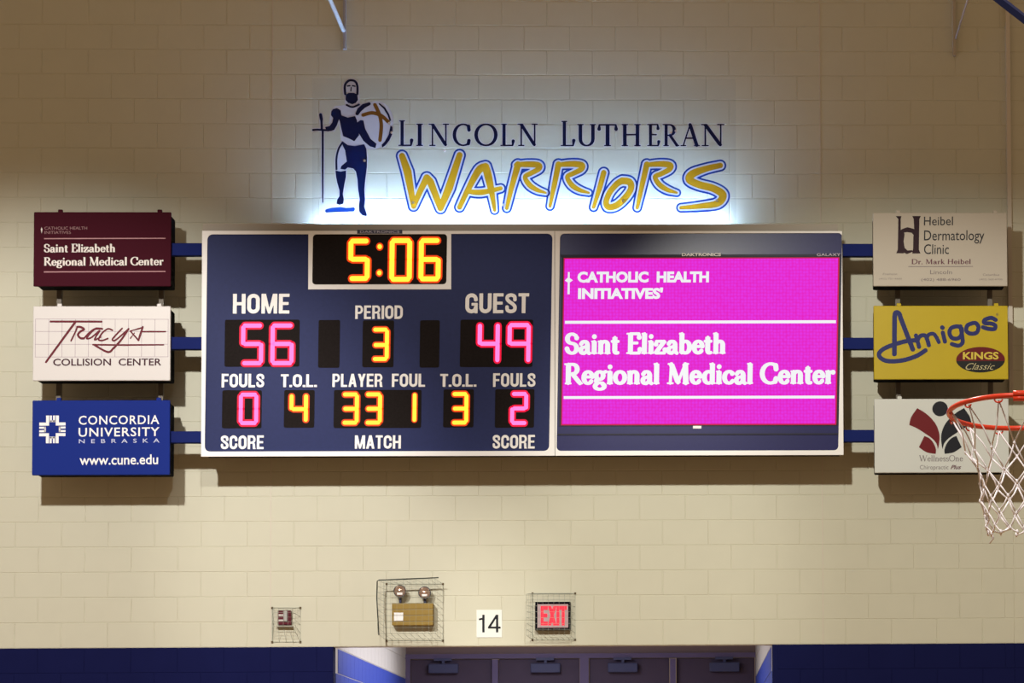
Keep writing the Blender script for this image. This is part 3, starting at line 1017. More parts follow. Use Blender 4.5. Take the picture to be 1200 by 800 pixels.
# white grid sign
M_SIGNW = mat('white_face', (.66, .63, .63), .35)
t, f = sign('l1', 'white sign with maroon script over a faint grid, middle left', M_SIGNW)
g = lambda cx, cy: (20 + cx * .19167, 345 + cy * .19167)
m_ = MB()
for k in range(11):
    xx = 106 + k * 81.8
    a = g(xx, 148); b_ = g(xx, 383)
    m_.prism(rectloop(f, a[0] - .22, a[1], a[0] + .22, b_[1]), YT + .001, YT + .002)
for yy in (149, 225, 304, 382):
    a = g(104, yy); b_ = g(926, yy)
    m_.prism(rectloop(f, a[0], a[1] - .22, b_[0], a[1] + .22), YT + .001, YT + .002)
m_.build('printed_grid', mat('grid_print', (.36, .27, .34), .5), t)
M_MAR = mat('maroon_print', (.13, .008, .02), .5)
h = lambda pts: [(50 + p[0] * .10833, 365 + p[1] * .10833, p[2] * .10833) for p in pts]
hc = lambda pts, r: h([(a, b, r) for a, b in catmull(pts)])
st = [h([(75, 106, 11), (630, 106, 11)]), h([(345, 110, 13), (30, 545, 11)]),
      hc([(365, 165), (350, 210), (300, 315)], 9), hc([(365, 165), (400, 165), (440, 190), (400, 215), (375, 250), (400, 285), (440, 290)], 12),
      hc([(440, 290), (500, 225), (570, 180), (640, 185), (560, 190), (500, 245), (470, 290), (520, 280), (610, 205), (570, 270), (560, 305), (620, 275)], 9),
      hc([(750, 200), (700, 185), (640, 230), (600, 300), (640, 312), (700, 290)], 9), hc([(855, 180), (800, 240), (750, 300), (790, 305), (925, 185)], 9),
      hc([(925, 185), (850, 300), (760, 400), (700, 438), (560, 365)], 11), h([(540, 358, 9), (850, 362, 9), (1310, 360, 7)]),
      h([(940, 210, 6), (1080, 170, 9)]), h([(1080, 165, 11), (1035, 310, 11)]), h([(950, 215, 8), (1035, 310, 9)]), h([(1060, 215, 9), (1330, 215, 8)]), h([(945, 290, 5), (990, 230, 5)])]
ink_mb(MB(), st, [], .13, f, YT - .001, .001).build('script_lettering', M_MAR, t)
text_mb(MB(), 'COLLISION  CENTER', 61.6, 189.4, 428.6, 420.2, f, YT - .001, .015).build('lettering', mat('dark_maroon_print', (.05, .008, .02), .5), t)

# blue sign
t, f = sign('l2', 'royal blue sign with white square emblem and capitals, bottom left', mat('royal_face', (.009, .025, .22), .6, spec=.06))
text_mb(MB(), 'CONCORDIA', 92.6, 187.4, 497.4, 486.9, f, YT, .012, space=1.12).build('lettering', M_WHITE, t)
text_mb(MB(), 'UNIVERSITY', 92.6, 187.8, 511.4, 500.9, f, YT, .012, space=1.12).build('lettering', M_WHITE, t)
text_mb(MB(), 'NEBRASKA', 93, 188, 519, 514.2, f, YT, .01, space=2.2).build('lettering', mat('pale_blue_print', (.5, .55, .75), .5), t)
text_mb(MB(), 'www.cune.edu', 94, 186.6, 544.4, 532.6, f, YT, .014).build('lettering', M_WHITE, t)
m_ = MB()
e = lambda a, b, c, d: m_.prism(rectloop(f, 35 + a * .07083, 475 + b * .07083, 35 + c * .07083, 475 + d * .07083), YT, YT + .002)
for sx in (0, 1):
    for sy in (0, 1):
        X_ = lambda v: v if not sx else 755 - v
        Y_ = lambda v: v if not sy else 775 - v
        def ee(a, b, c, d):
            a, c = sorted((X_(a), X_(c))); b, d = sorted((Y_(b), Y_(d)))
            e(a, b, c, d)
        ee(272, 160, 322, 325); ee(160, 275, 272, 325)
        ee(335, 160, 368, 262); ee(160, 342, 262, 375)
for a, b, c, d in ((330, 240, 425, 268), (330, 507, 425, 535), (245, 342, 270, 433), (485, 342, 510, 433)): e(a, b, c, d)
m_.build('printed_emblem', M_WHITE, t)

# cream clinic sign
t, f = sign('r0', 'cream sign with black joined letter emblem and grey lettering, top right', mat('cream_face', (.47, .425, .365), .4))
M_INK = mat('charcoal_print', (.03, .03, .035), .5)
M_INK2 = mat('grey_small_print', (.19, .16, .17), .5)
g = lambda cx, cy: (1020 + cx * .1375, 245 + cy * .1375)
gs = lambda pts: [g(*p) for p in pts]
pl = [gs([(200, 65), (248, 65), (242, 90), (244, 180), (262, 230), (262, 330), (275, 380), (210, 380), (222, 350), (222, 90)]),
      gs([(340, 65), (412, 65), (400, 90), (400, 350), (415, 382), (345, 382), (352, 340), (352, 240), (358, 180), (352, 90)])]
st = [[(*g(a, b), r * .1375) for a, b, r in [(244, 215, 8), (262, 190, 16), (300, 180, 20), (345, 190, 18), (375, 225, 16)]],
      [(*g(a, b), r * .1375) for a, b, r in [(255, 220, 22), (248, 280, 22), (262, 345, 20), (300, 372, 14), (340, 362, 8)]]]
ink_mb(MB(), st, pl, .16, f, YT, .002).build('printed_emblem', mat('black_maroon_print', (.025, .008, .014), .5), t)
text_mb(MB(), 'Heibel', 1080.4, 1114.2, 264.9, 254.8, f, YT, .002).build('lettering', M_INK, t)
text_mb(MB(), 'Dermatology', 1080.8, 1151, 286.2, 270.8, f, YT, .002).build('lettering', M_INK, t)
text_mb(MB(), 'Clinic', 1081, 1110, 298.4, 286.8, f, YT, .002).build('lettering', M_INK, t)
serif_line(MB(), 'Dr. Mark Heibel', 1066.4, 1136, 309.9, 304.2, f, YT, .14, thick=8, thin=4).build('lettering', mat('wine_print', (.14, .06, .08), .5), t)
MB().prism(rectloop(f, 1063.2, 312.4, 1138.4, 313.1), YT, YT + .002).build('printed_line', M_INK2, t)
text_mb(MB(), 'Lincoln', 1088.6, 1114, 321.6, 317, f, YT, -.005).build('lettering', M_INK2, t)
text_mb(MB(), '(402) 488-6960', 1078.4, 1124, 330.4, 326.4, f, YT, .0).build('lettering', M_INK2, t)
text_mb(MB(), 'Fremont', 1034, 1050.6, 322.6, 320.2, f, YT, -.01).build('lettering', M_INK2, t)
text_mb(MB(), '(402) 721-6600', 1029.6, 1056, 328.4, 326, f, YT, -.01).build('lettering', M_INK2, t)
text_mb(MB(), 'Columbus', 1150, 1169, 323.6, 321.2, f, YT, -.01).build('lettering', M_INK2, t)
text_mb(MB(), '(402) 562-6700', 1146, 1172.6, 329.2, 326.8, f, YT, -.01).build('lettering', M_INK2, t)

# yellow sign
t, f = sign('r1', 'yellow sign with blue slanting script and a dark oval badge, middle right', mat('yellow_face', (.47, .355, .018), .35, noise=.05))
g = lambda cx, cy: (980 + cx * .18333, 345 + cy * .18333)
gk = lambda pts, r: [(*g(a, b), r * .18333) for a, b in pts]
gc = lambda pts, r: gk(catmull(pts), r)
R_ = 13
st = [gk([(374, 380), (374, 140)] , 15), gc([(374, 150), (378, 120), (390, 115), (404, 125), (412, 150)], 15), gk([(412, 150), (490, 350)], 15),
      gc([(520, 292), (440, 300), (330, 335), (282, 368), (282, 400), (330, 425), (420, 422), (510, 395), (570, 358)], 14),
      gk([(510, 262), (530, 335)], R_), gc([(518, 300), (535, 268), (565, 262), (582, 290), (592, 325)], R_), gc([(578, 285), (590, 258), (620, 252), (640, 275), (655, 305)], R_ - 1),
      gk([(680, 245), (694, 302)], R_), gk([(676, 212), (678, 214)], 14),
      gc([(800, 220), (775, 205), (735, 215), (722, 245), (738, 278), (775, 282), (800, 255), (800, 220)], R_), gk([(792, 205), (805, 280)], R_), gc([(805, 280), (805, 310), (780, 328), (738, 318)], R_),
      gc([(868, 185), (835, 200), (830, 235), (858, 252), (895, 245), (906, 210), (890, 186), (868, 185)], R_),
      gc([(1015, 165), (985, 152), (945, 165), (945, 185), (985, 188), (1012, 200), (1008, 222), (970, 222), (935, 212)], R_)]
ink_mb(MB(), st, [], .16, f, YT, .002).build('script_lettering', mat('blue_print', (.02, .025, .13), .45), t)
c0 = g(921, 418)
top = [(c0[0] + 28.4 * math.cos(a), c0[1] - 14.9 * math.sin(a)) for a in [math.radians(-6 + 192 * i / 24) for i in range(25)]]
bot = [(c0[0] + 28.4 * math.cos(a), c0[1] - 14.9 * math.sin(a)) for a in [math.radians(186 + 168 * i / 24) for i in range(25)]]
bd = MB(); bd.prism([f(*p) for p in top], YT, YT + .002, 0); bd.prism([f(*p) for p in bot], YT, YT + .002, 1)
bd = bd.build('oval_badge', [mat('badge_red', (.12, .006, .008), .45), mat('badge_black', (.012, .012, .012), .45)], t)
text_mb(MB(), 'KINGS', 1128.2, 1169.8, 421.4, 412.6, f, YT - .001, .03).build('lettering', mat('badge_yellow', (.6, .48, .07), .5), bd)
text_mb(MB(), 'Classic', 1131.5, 1165.5, 433.2, 425.6, f, YT - .001, -.005, shear=.5).build('lettering', mat('badge_cream', (.5, .45, .25), .5), bd)
text_mb(MB(), '®', 1166.4, 1169.6, 370.6, 367.4, f, YT, -.01).build('lettering', mat('blue_print', (.02, .02, .1)), t)

# white figure sign
t, f = sign('r2', 'white sign with maroon and black abstract figure, behind the hoop, bottom right', mat('pale_face', (.60, .62, .60), .35))
g = lambda p: (1060 + p[0] * .125, 460 + p[1] * .125)
M_RB = mat('deep_red_print', (.14, .006, .01), .45); M_BK = mat('black_print', (.01, .01, .016), .45)
G_ = lambda pts: [g(p) for p in pts]
up_l = catmull([(125, 142), (190, 180), (255, 235), (305, 300), (332, 370), (338, 430), (330, 500), (322, 530)]) + catmull([(322, 530), (310, 480), (270, 430), (200, 380), (120, 330), (52, 300)])[1:] + catmull([(52, 300), (70, 225), (125, 142)])[1:-1]
lo_l = catmull([(195, 405), (240, 425), (280, 470), (305, 530), (303, 575)]) + catmull([(303, 575), (220, 560), (145, 512)])[1:] + [(170, 460)]
m_ = MB()
for lp in (up_l, lo_l): m_.prism([f(*q) for q in G_(lp)], YT, YT + .002)
m_.build('printed_wing', M_RB, t, 'deep red half of the printed figure')
up_r = [(690 - x, y) for x, y in up_l]; lo_r = [(690 - x, y) for x, y in lo_l]
m_ = MB()
for lp in (up_r, lo_r, arc(340, 148, 73, 71, 0, 350, 28)): m_.prism([f(*q) for q in G_(lp)], YT, YT + .002)
m_.build('printed_wing', M_BK, t, 'black half of the printed figure with round head')
serif_line(MB(), 'WellnessOne', 1078.6, 1130, 540.6, 533.4, f, YT, .14, thick=6, thin=3).build('lettering', M_INK2, t)
text_mb(MB(), 'Chiropractic', 1079.6, 1113, 551.6, 545, f, YT, -.005).build('lettering', M_INK2, t)
text_mb(MB(), 'Plus', 1115.4, 1127.8, 550, 545, f, YT, .02, shear=.4).build('lettering', mat('wine_print', (.14, .06, .08)), t)

# ================================================================== FRAMEWORK
bi = 0
names = ['top', 'middle', 'bottom']
for side in 'lr':
    for i in range(3):
        pyc = {'l': ((284.6, 299.2), (394.6, 409), (505, 518.6)), 'r': ((285.4, 300), (395.4, 409), (503.4, 517.4))}[side][i]
        if side == 'l':
            a, b_ = SGX['l'] + SW - .012, bx0 + .02; pxm = 218
        else:
            a, b_ = bx1 - .02, SGX['r'] + .012; pxm = 1003
        zt = P(pxm, pyc[0], -.55).z; zb = P(pxm, pyc[1], -.55).z
        o = MB().box(a, b_, -.55, -.45, zb, zt, bev=.006).build('tie_beam', M_BEAM)
        recenter(o)
        tag(o, 'navy steel beam joining the display to the %s %s sign' % (names[i], 'left' if side == 'l' else 'right'), 'beam', 'navy beams between signs and display')
pxs = {'l': (70, 189.5), 'r': (1052, 1160)}
for side in 'lr':
    for k, px_ in enumerate(pxs[side]):
        xx = P(px_, 400, -.2).x
        t = empty('support_post', (xx, -.2, SZ[2] - SH), 'slim brown upright tube behind the %s signs, %s one' % ('left' if side == 'l' else 'right', 'left-hand' if k == 0 else 'right-hand'), 'post', 'uprights behind the signs')
        MB().box(xx - .02, xx + .02, -.25, -.19, SZ[2] - SH + .05, SZ[0] - .05, bev=.004).build('tube', M_POST, t)
        for z in (SZ[0] - .3, SZ[1] - .3, SZ[2] - .3):
            MB().box(xx - .03, xx + .03, -.19, .0, z - .03, z + .03).build('wall_bracket', M_POST, t)
# beige channel on top of the display, holding the light tubes and the logo
zc1 = P(600, 262.8, -.50).z
ch = MB(); ch.box(bx0 - .005, bx1 - .03, -.52, -.50, bz1 + .001, zc1); ch.box(bx0 - .005, bx1 - .03, -.50, -.07, bz1 + .001, bz1 + .008)
ch = ch.build('light_channel', M_CHANNEL); recenter(ch)
tag(ch, 'beige metal channel running along the top of the display', 'channel')
M_TUBE = mat('lit_tube', (1, 1, 1), emit=(.43, .64, 1), estr=205)
xa, xb = P(372, 262, -.13).x, P(852, 262, -.13).x
n = 3
tubez = zc1 - .012
TY = -.13
for k in range(n):
    a = xa + (xb - xa) * k / n + .02; b_ = xa + (xb - xa) * (k + 1) / n - .02
    t = empty('tube_light', ((a + b_) / 2, TY, bz1 + .009), 'white fluorescent tube behind the channel below the logo, %s of three' % ('leftmost', 'middle', 'rightmost')[k], 'light', 'tubes lighting the logo')
    MB().tube([(a, TY, tubez), (b_, TY, tubez)], .014, 12).build('tube', M_TUBE, t)
    m_ = MB(); m_.box(a - .015, a, TY - .025, TY + .025, bz1 + .009, tubez + .02); m_.box(b_, b_ + .015, TY - .025, TY + .025, bz1 + .009, tubez + .02); m_.box(a, b_, TY - .015, TY + .015, bz1 + .009, tubez - .025)
    m_.build('batten', M_WHITE, t)

# ================================================================== LOGO
LYP = -.46
lg = planemap(LYP)
logo = empty('logo_sign', (P(610, 262, LYP).x, LYP, zc1 - .02), 'clear panel logo with knight emblem and gold brush lettering above the display', 'sign')
pm = bpy.data.materials.new('clear_acrylic'); pm.use_nodes = True
nt = pm.node_tree; nt.nodes.clear()
o_ = nt.nodes.new('ShaderNodeOutputMaterial'); mx = nt.nodes.new('ShaderNodeMixShader'); tr = nt.nodes.new('ShaderNodeBsdfTransparent'); gl = nt.nodes.new('ShaderNodeBsdfGlossy')
tr.inputs[0].default_value = (.97, .98, .99, 1); gl.inputs['Roughness'].default_value = .05; mx.inputs[0].default_value = .035
nt.links.new(tr.outputs[0], mx.inputs[1]); nt.links.new(gl.outputs[0], mx.inputs[2]); nt.links.new(mx.outputs[0], o_.inputs[0])
a = P(366, 92, LYP); b_ = P(862, 92, LYP)
MB().box(a.x, b_.x, LYP + .008, LYP + .014, zc1 - .03, (a.z + b_.z) / 2).build('clear_panel', pm, logo)
M_HALO = mat('frosted_edge', (.55, .53, .58), .5, transl=.35, tcol=(.6, .6, .7))
M_LNAVY = mat('navy_acrylic', (.010, .018, .085), .5, transl=.15, tcol=(.02, .12, .7))
M_LBLACK = mat('black_acrylic', (.010, .011, .025), .5, transl=.11, tcol=(.004, .025, .17))
M_GOLD = mat('gold_acrylic', (.36, .20, .018), .5, transl=.36, tcol=(.44, .225, .01))
M_BROWN = mat('bronze_acrylic', (.28, .14, .03), .4, transl=.3)
T1, T2, T3 = LYP + .006, LYP + .002, LYP - .002


def logo_part(name, st, pl, m, y, parent, grow=0, cell=.42, thick=.003, label=None, cut=None):
    o = ink_mb(MB(), st, pl, cell, lg, y, thick, grow, 0, cut).build(name, m, parent, label)
    return o


def letter_name(text, x0, x1, boxes, base, captop, smalltop):
    for ch, (a, b_) in zip(text, boxes):
        big = ch.isupper()
        adv, _ = SG[ch.upper()]
        qd = []
        letters, ad = serif_strokes(ch.upper(), 7.0, 2.4, 0, quads=qd)
        pts = [p for s_ in letters[0][2] for p in s_] + [(a_, b2, 0) for q in qd for a_, b2 in q]
        xa_ = min(p[0] - p[2] for p in pts); xb_ = max(p[0] + p[2] for p in pts)
        top = captop if big else smalltop
        sy = (base - top) / 100.0; sx = (b_ - a) / (xb_ - xa_)
        rr = (sy + (sx if ch.upper() != 'I' else sy)) / 2
        st_ = [[(a + (p[0] - xa_) * sx, base - p[1] * sy, p[2] * rr) for p in s_] for s_ in letters[0][2]]
        qd = [[(a + (u - xa_) * sx, base - v * sy) for u, v in q] for q in qd]
        o = logo_part('letter', st_, qd, M_HALO, T2, logo, grow=1.0, cell=.3, thick=.002, cut=(st_, qd, .25))
        logo_part('letter_face', st_, qd, M_LBLACK, T2, o, grow=.25, cell=.22, thick=.002)


letter_name('Lincoln', 0, 0, [(467, 484), (488, 495.6), (502.5, 526), (530.6, 551.4), (556, 583), (586.6, 603), (606.6, 630)], 170.8, 141, 145)
letter_name('Lutheran', 0, 0, [(657.2, 674), (676.6, 698.4), (700, 724), (728.6, 750.6), (758.6, 773.4), (776.6, 796), (797.6, 820), (821.6, 848.6)], 171, 141.6, 145.4)

k1 = lambda p: (360 + p[0] / 4.2115, 80 + p[1] / 4.2115, p[2] / 4.2115)
k2 = lambda p: (600 + p[0] / 4.4444, 120 + p[1] / 4.4444, p[2] / 4.4444)
c3 = lambda pts, n=5: catmull(pts, n)
LET = [
    [[k1(p) for p in [(468, 432, 15), (495, 510, 20), (525, 680, 13)]], [k1(p) for p in [(525, 680, 13), (560, 600, 15), (590, 540, 17), (608, 560, 18), (658, 690, 15)]], [k1(p) for p in [(658, 690, 15), (700, 590, 20), (752, 428, 15)]]],
    [[k1(p) for p in c3([(752, 685, 12), (790, 605, 14), (845, 505, 18), (880, 485, 18)])], [k1(p) for p in c3([(880, 485, 18), (895, 540, 19), (912, 620, 14), (925, 700, 8)])], [k1(p) for p in c3([(800, 608, 12), (860, 612, 14), (955, 592, 10)])]],
    [[k1(p) for p in [(1040, 475, 16), (1008, 590, 13), (985, 690, 9)]], [k2(p) for p in c3([(22, 325, 12), (80, 322, 15), (135, 326, 16), (140, 345, 14), (100, 368, 13), (68, 388, 12), (90, 428, 14), (130, 455, 12), (175, 470, 6)])]],
    [[k2(p) for p in [(242, 322, 15), (222, 420, 14), (198, 540, 8)]], [k2(p) for p in c3([(250, 324, 12), (310, 320, 15), (362, 326, 16), (360, 348, 14), (318, 370, 13), (288, 388, 12), (310, 428, 14), (350, 455, 12), (400, 470, 6)])]],
    [[k2(p) for p in [(478, 365, 14), (455, 450, 13), (425, 545, 9)]]],
    [[k2(p) for p in c3([(575, 408, 18), (612, 415, 18), (620, 448, 16), (590, 495, 17), (545, 535, 17), (503, 545, 16), (490, 518, 15), (508, 470, 15), (545, 425, 16), (575, 408, 18)])]],
    [[k2(p) for p in [(702, 322, 15), (680, 420, 14), (652, 548, 9)]], [k2(p) for p in c3([(712, 324, 12), (770, 320, 15), (822, 326, 16), (820, 348, 14), (776, 372, 13), (745, 388, 12), (768, 428, 14), (810, 455, 12), (858, 470, 6)])]],
    [[k2(p) for p in c3([(1085, 328, 14), (1010, 345, 16), (940, 372, 20), (925, 402, 20), (975, 428, 19), (1050, 448, 19), (1098, 482, 20), (1070, 525, 18), (980, 540, 14), (880, 548, 9)])]],
]
lv = [r'W', 'A', 'R', 'R', 'I', 'O', 'R', 'S']
for i, st_ in enumerate(LET):
    dy = .00025 * (i % 2)
    o = logo_part('brush_letter', st_, [], M_LNAVY, T2 + dy, logo, grow=3.9, cell=.45, thick=.002, cut=(st_, [], 1.8))
    logo_part('white_outline', st_, [], M_HALO, T2 + dy, o, grow=1.8, cell=.4, thick=.002, cut=(st_, [], 0.0), label='white outline inside the navy edge')
    logo_part('gold_face', st_, [], M_GOLD, T2 + dy, o, grow=0.0, cell=.35, thick=.002, label='gold brush stroke face')

kk = lambda p: (365 + p[0] / 4.705, 85 + p[1] / 4.705)
kr = lambda p, r: (*kk(p), r / 4.705)
KP = {
    'aventail': [(190, 122), (205, 112), (235, 112), (252, 122), (256, 150), (245, 166), (225, 174), (202, 166), (188, 150)],
    'arm': [(118, 202), (140, 196), (160, 207), (165, 235), (152, 242), (150, 262), (140, 290), (125, 315), (105, 322), (80, 312), (75, 300), (100, 295), (115, 275), (120, 250), (108, 235), (110, 214)],
    'torso': [(148, 240), (165, 236), (200, 248), (240, 240), (250, 262), (255, 300), (262, 345), (250, 360), (236, 378), (205, 362), (175, 350), (165, 310), (158, 275)],
    'leg': [(172, 380), (200, 400), (240, 405), (290, 395), (302, 420), (306, 470), (305, 520), (295, 600), (291, 645), (294, 700), (290, 740), (305, 782), (300, 790), (280, 785), (264, 765), (262, 730), (267, 700), (257, 640), (254, 590), (245, 545), (230, 528), (200, 522), (185, 535), (160, 530), (165, 515), (195, 490), (186, 430), (172, 400)],
    'shin': [(133, 540), (160, 546), (190, 540), (190, 570), (180, 620), (172, 670), (178, 700), (175, 722), (155, 729), (138, 722), (142, 700), (155, 680), (155, 650), (143, 610), (135, 570)],
    'crescent': [(247, 278), (270, 262), (286, 264), (296, 310), (325, 365), (358, 392), (352, 415), (322, 406), (287, 376), (260, 332)],
    'crescent2': [(436, 292), (446, 300), (446, 335), (430, 372), (406, 402), (390, 412), (388, 397), (405, 380), (426, 342)],
}
st_d = [[kr(p, 6) for p in catmull([(186, 118), (184, 72), (200, 48), (220, 42), (242, 50), (253, 75), (253, 118)])],
        [kr((198, 74), 3.5), kr((212, 72), 3.5)], [kr((226, 72), 3.5), kr((240, 75), 3.5)], [kr((219, 80), 2), kr((217, 100), 3)],
        [kr(p, 5) for p in catmull([(194, 178), (225, 190), (262, 176)])],
        [kr(p, 5) for p in catmull([(172, 384), (150, 420), (138, 470), (138, 532)])],
        [kr((50, 232), 8), kr((55, 258), 8)], [kr((55, 255), 6), kr((57, 310), 6)], [kr((8, 316), 5), kr((30, 314), 5), kr((95, 318), 5)], [kr((62, 322), 5.5), kr((62, 480), 5), kr((62, 715), 2.5)],
        [kr((252, 226), 9), kr((264, 205), 12), kr((288, 184), 12), kr((318, 172), 8)], [kr((374, 172), 3), kr((402, 196), 5), kr((424, 232), 5), kr((434, 262), 4)]]
pl_d = [[kk(p) for p in v] for v in KP.values()]
body = [[kk(p) for p in [(183, 60), (198, 44), (220, 38), (243, 45), (257, 65), (258, 110), (262, 150), (262, 180), (285, 195), (300, 260), (300, 400), (308, 470), (300, 540), (250, 540), (196, 470), (190, 540), (135, 540), (138, 480), (150, 420), (170, 385), (165, 330), (150, 262), (125, 320), (75, 318), (100, 290), (110, 215), (130, 190), (190, 182), (186, 120)]]]
shield = [[kk((345 + 100 * math.cos(a) * math.cos(-.2) - 128 * math.sin(a) * math.sin(.22), 291 + 128 * math.sin(a) + 30 * math.cos(a) * .6)) for a in [2 * math.pi * i / 36 for i in range(36)]]]
kb = logo_part('knight_emblem', [s_ for s_ in st_d if True], pl_d + body + shield, M_HALO, T2, logo, grow=1.0, cell=.3, cut=(st_d, pl_d, .1), label='pale silhouette edge of the knight emblem')
logo_part('dark_figure', st_d, pl_d, M_LBLACK, T2, kb, cell=.3, grow=.1, label='navy black knight figure with sword')
st_c = [[kr(p, 10) for p in catmull([(285, 234), (335, 222), (385, 238), (422, 270)])], [kr(p, 10) for p in catmull([(350, 178), (374, 230), (385, 290), (378, 372)])]]
logo_part('shield_cross', st_c, [], M_BROWN, T3, kb, cell=.3, label='bronze cross on the round shield')
logo_part('ground_patch', [[kr(p, 10) for p in [(85, 762), (110, 755), (160, 750), (200, 757), (230, 752)]]], [[kk(p) for p in [(75, 765), (100, 748), (230, 744), (236, 765), (90, 771)]]], M_LNAVY, T2, kb, cell=.35, label='blue patch under the knight\'s feet')
for (a, b_) in ((428 / 4.705 + 365, 278 / 4.705 + 85), (459, 155), (521, 176), (484, 237), (590, 240), (730, 235), (840, 235), (786, 155), (792, 153), (427, 188)):
    p_ = P(a, b_, LYP - .006)
    MB().lathe([(0, .0), (.0, .008), (.006, .0105), (.012, .0105), (LYP * -1 * 0 + .03, .006)], p_, (0, 1, 0), 14).build('standoff_cap', M_WHITE, logo)

# ================================================================== LOW WALL FITTINGS
M_WIRE = mat('galvanised_wire', (.34, .36, .31), .5, metal=.2)
M_WIRED = mat('dark_wire', (.05, .06, .055), .4, metal=.4)


def cage(label, fr_, bk, dep, nx, ny, heavy=False, sag=0):
    """fr_, bk: photo boxes of front and wall rims"""
    F4 = [P(fr_[0], fr_[1], -dep), P(fr_[2], fr_[1] - sag, -dep), P(fr_[2], fr_[3], -dep), P(fr_[0], fr_[3], -dep)]
    B4 = [P(bk[0], bk[1], -.004), P(bk[2], bk[1], -.004), P(bk[2], bk[3], -.004), P(bk[0], bk[3], -.004)]
    c = sum(B4, Vector()) / 4
    t = empty('wire_guard', (c.x, 0, B4[2].z), label, 'guard', 'wire guards on the wall')
    m_ = MB(); r = .0013
    for i in range(nx + 1):
        u = i / nx
        a = F4[0].lerp(F4[1], u); b_ = F4[3].lerp(F4[2], u)
        m_.tube([B4[0].lerp(B4[1], u), a, b_, B4[3].lerp(B4[2], u)], r, 5, smooth=False)
    for i in range(ny + 1):
        u = i / ny
        a = F4[0].lerp(F4[3], u); b_ = F4[1].lerp(F4[2], u)
        m_.tube([B4[0].lerp(B4[3], u), a, b_, B4[1].lerp(B4[2], u)], r, 5, smooth=False)
    for k in (1, 2):
        u = k / 3
        m_.tube([f_.lerp(b2, u) for f_, b2 in zip(F4, B4)], r, 5, closed=True, smooth=False)
    m_.build('wire_mesh', M_WIRE, t)
    MB().tube(F4, .0022, 6, closed=True, smooth=False).build('front_rim', M_WIRE, t)
    MB().tube(B4, .003, 6, closed=True, smooth=False).build('wall_rim', M_WIRE, t)
    for q in B4:
        MB().box(q.x - .008, q.x + .008, -.012, 0, q.z - .008, q.z + .008, bev=.002).build('clamp', mat('rusty_clamp', (.10, .07, .04), .5, metal=.5), t)
    if heavy:
        MB().tube([P(444, 744, -dep), P(441.5, 700, -dep - .003), P(442, 680.6, -dep - .003), P(444, 679.4, -dep - .003), P(514, 676.6, -dep - .003)], .0045, 8).build('edge_rod', M_WIRED, t, 'dark rod along the left and top edges')
    return t


cage('large wire guard over the twin-head emergency light', (442.5, 680, 510, 742), (453, 684, 519, 750.4), .2, 9, 9, True, 2)
cage('wire guard over the lit red exit sign', (617, 696, 668, 744), (624, 695, 674, 749.4), .14, 8, 7)
cage('small wire guard over the red fire alarm', (321, 712, 343, 733.6), (319, 712, 352, 752), .1, 4, 4)

wz = lambda px, py, y=0: P(px, py, y)
# emergency light
a = wz(459.4, 706.4, -.11); b_ = wz(507.6, 732.4, -.11)
t = empty('emergency_light', ((a.x + b_.x) / 2, 0, b_.z), 'tan emergency light box with two round lamp heads on the wall', 'light')
bxo = MB().box(a.x, b_.x, -.11, -.0, b_.z, a.z, bev=.006).build('battery_box', mat('tan_enamel', (.29, .19, .045), .45, noise=.08, nscale=30), t)
p0 = wz(461.6, 717.6, -.112); p1 = wz(472.6, 727.2, -.112)
lb_ = MB().box(p0.x, p1.x, -.113, -.109, p1.z, p0.z).build('label_plate', M_WHITE, bxo, 'white label')
for cx_, cy_ in ((468.6, 692.4), (497.6, 694.2)):
    p = wz(cx_, cy_, -.10)
    hd = MB().lathe([(.075, .012), (.05, .032), (.01, .049), (-.004, .051), (-.006, .047), (.0, .044)], p, (.0, 1, 0), 28).build('lamp_head', mat('grey_lamp_rim', (.07, .075, .09), .35, metal=.3), t)
    MB().lathe([(.0, .0455), (-.004, .035), (-.010, .018), (-.012, .0)], p, (0, 1, 0), 24).build('lens', mat('lamp_lens', (.42, .27, .20), .08, metal=.55), hd, 'brownish reflecting lens')
    MB().box(p.x - .022, p.x + .022, p.y - .013, p.y - .006, p.z - .032, p.z - .012, bev=.003).build('bulb', M_WHITE, hd, 'white bulb seen in the lens')
    MB().tube([(p.x, -.05, a.z - .005), (p.x, -.05, p.z - .03)], .011, 10).build('swivel_stem', M_CLOSER, t)

# room number
a = wz(558.4, 714.4, -.006); b_ = wz(588.4, 746.6, -.006)
t = empty('number_plate', ((a.x + b_.x) / 2, 0, b_.z), 'small white plate with black number 14 above the doors', 'plate')
MB().box(a.x, b_.x, -.006, 0, b_.z, a.z, bev=.0015).build('plate', mat('plate_white', (.78, .79, .76), .4), t)
cond_line(MB(), '14', 559.8, 586.6, 740.8, 720, planemap(-.0075), -.0075, 14).build('number', M_BK, t, 'black number')

# exit sign
a = wz(627.2, 705, -.075); b_ = wz(668.6, 737.8, -.075)
t = empty('exit_sign', ((a.x + b_.x) / 2, 0, b_.z), 'lit red EXIT sign in a black frame above the doors', 'sign')
MB().box(a.x, b_.x, -.07, 0, b_.z, a.z, bev=.004).build('housing', M_CAB, t)
m_ = MB()
w_ = .018
for q in ((a.x, b_.x, a.z - w_, a.z), (a.x, b_.x, b_.z, b_.z + w_), (a.x, a.x + w_, b_.z + w_, a.z - w_), (b_.x - w_, b_.x, b_.z + w_, a.z - w_)):
    m_.box(q[0], q[1], -.078, -.07, q[2], q[3])
m_.build('frame', M_CAB, t)
MB().box(a.x + w_, b_.x - w_, -.0725, -.0698, b_.z + w_, a.z - w_).build('face_panel', mat('exit_face', (.36, .31, .33), .4, emit=(1, .25, .28), estr=.12), t)
cond_line(MB(), 'EXIT', 634, 664, 732, 710, planemap(-.074), -.074, 6, 2.5).build('exit_lettering', mat('exit_red', (.5, .02, .03), .4, emit=(1, .035, .075), estr=.75), t)

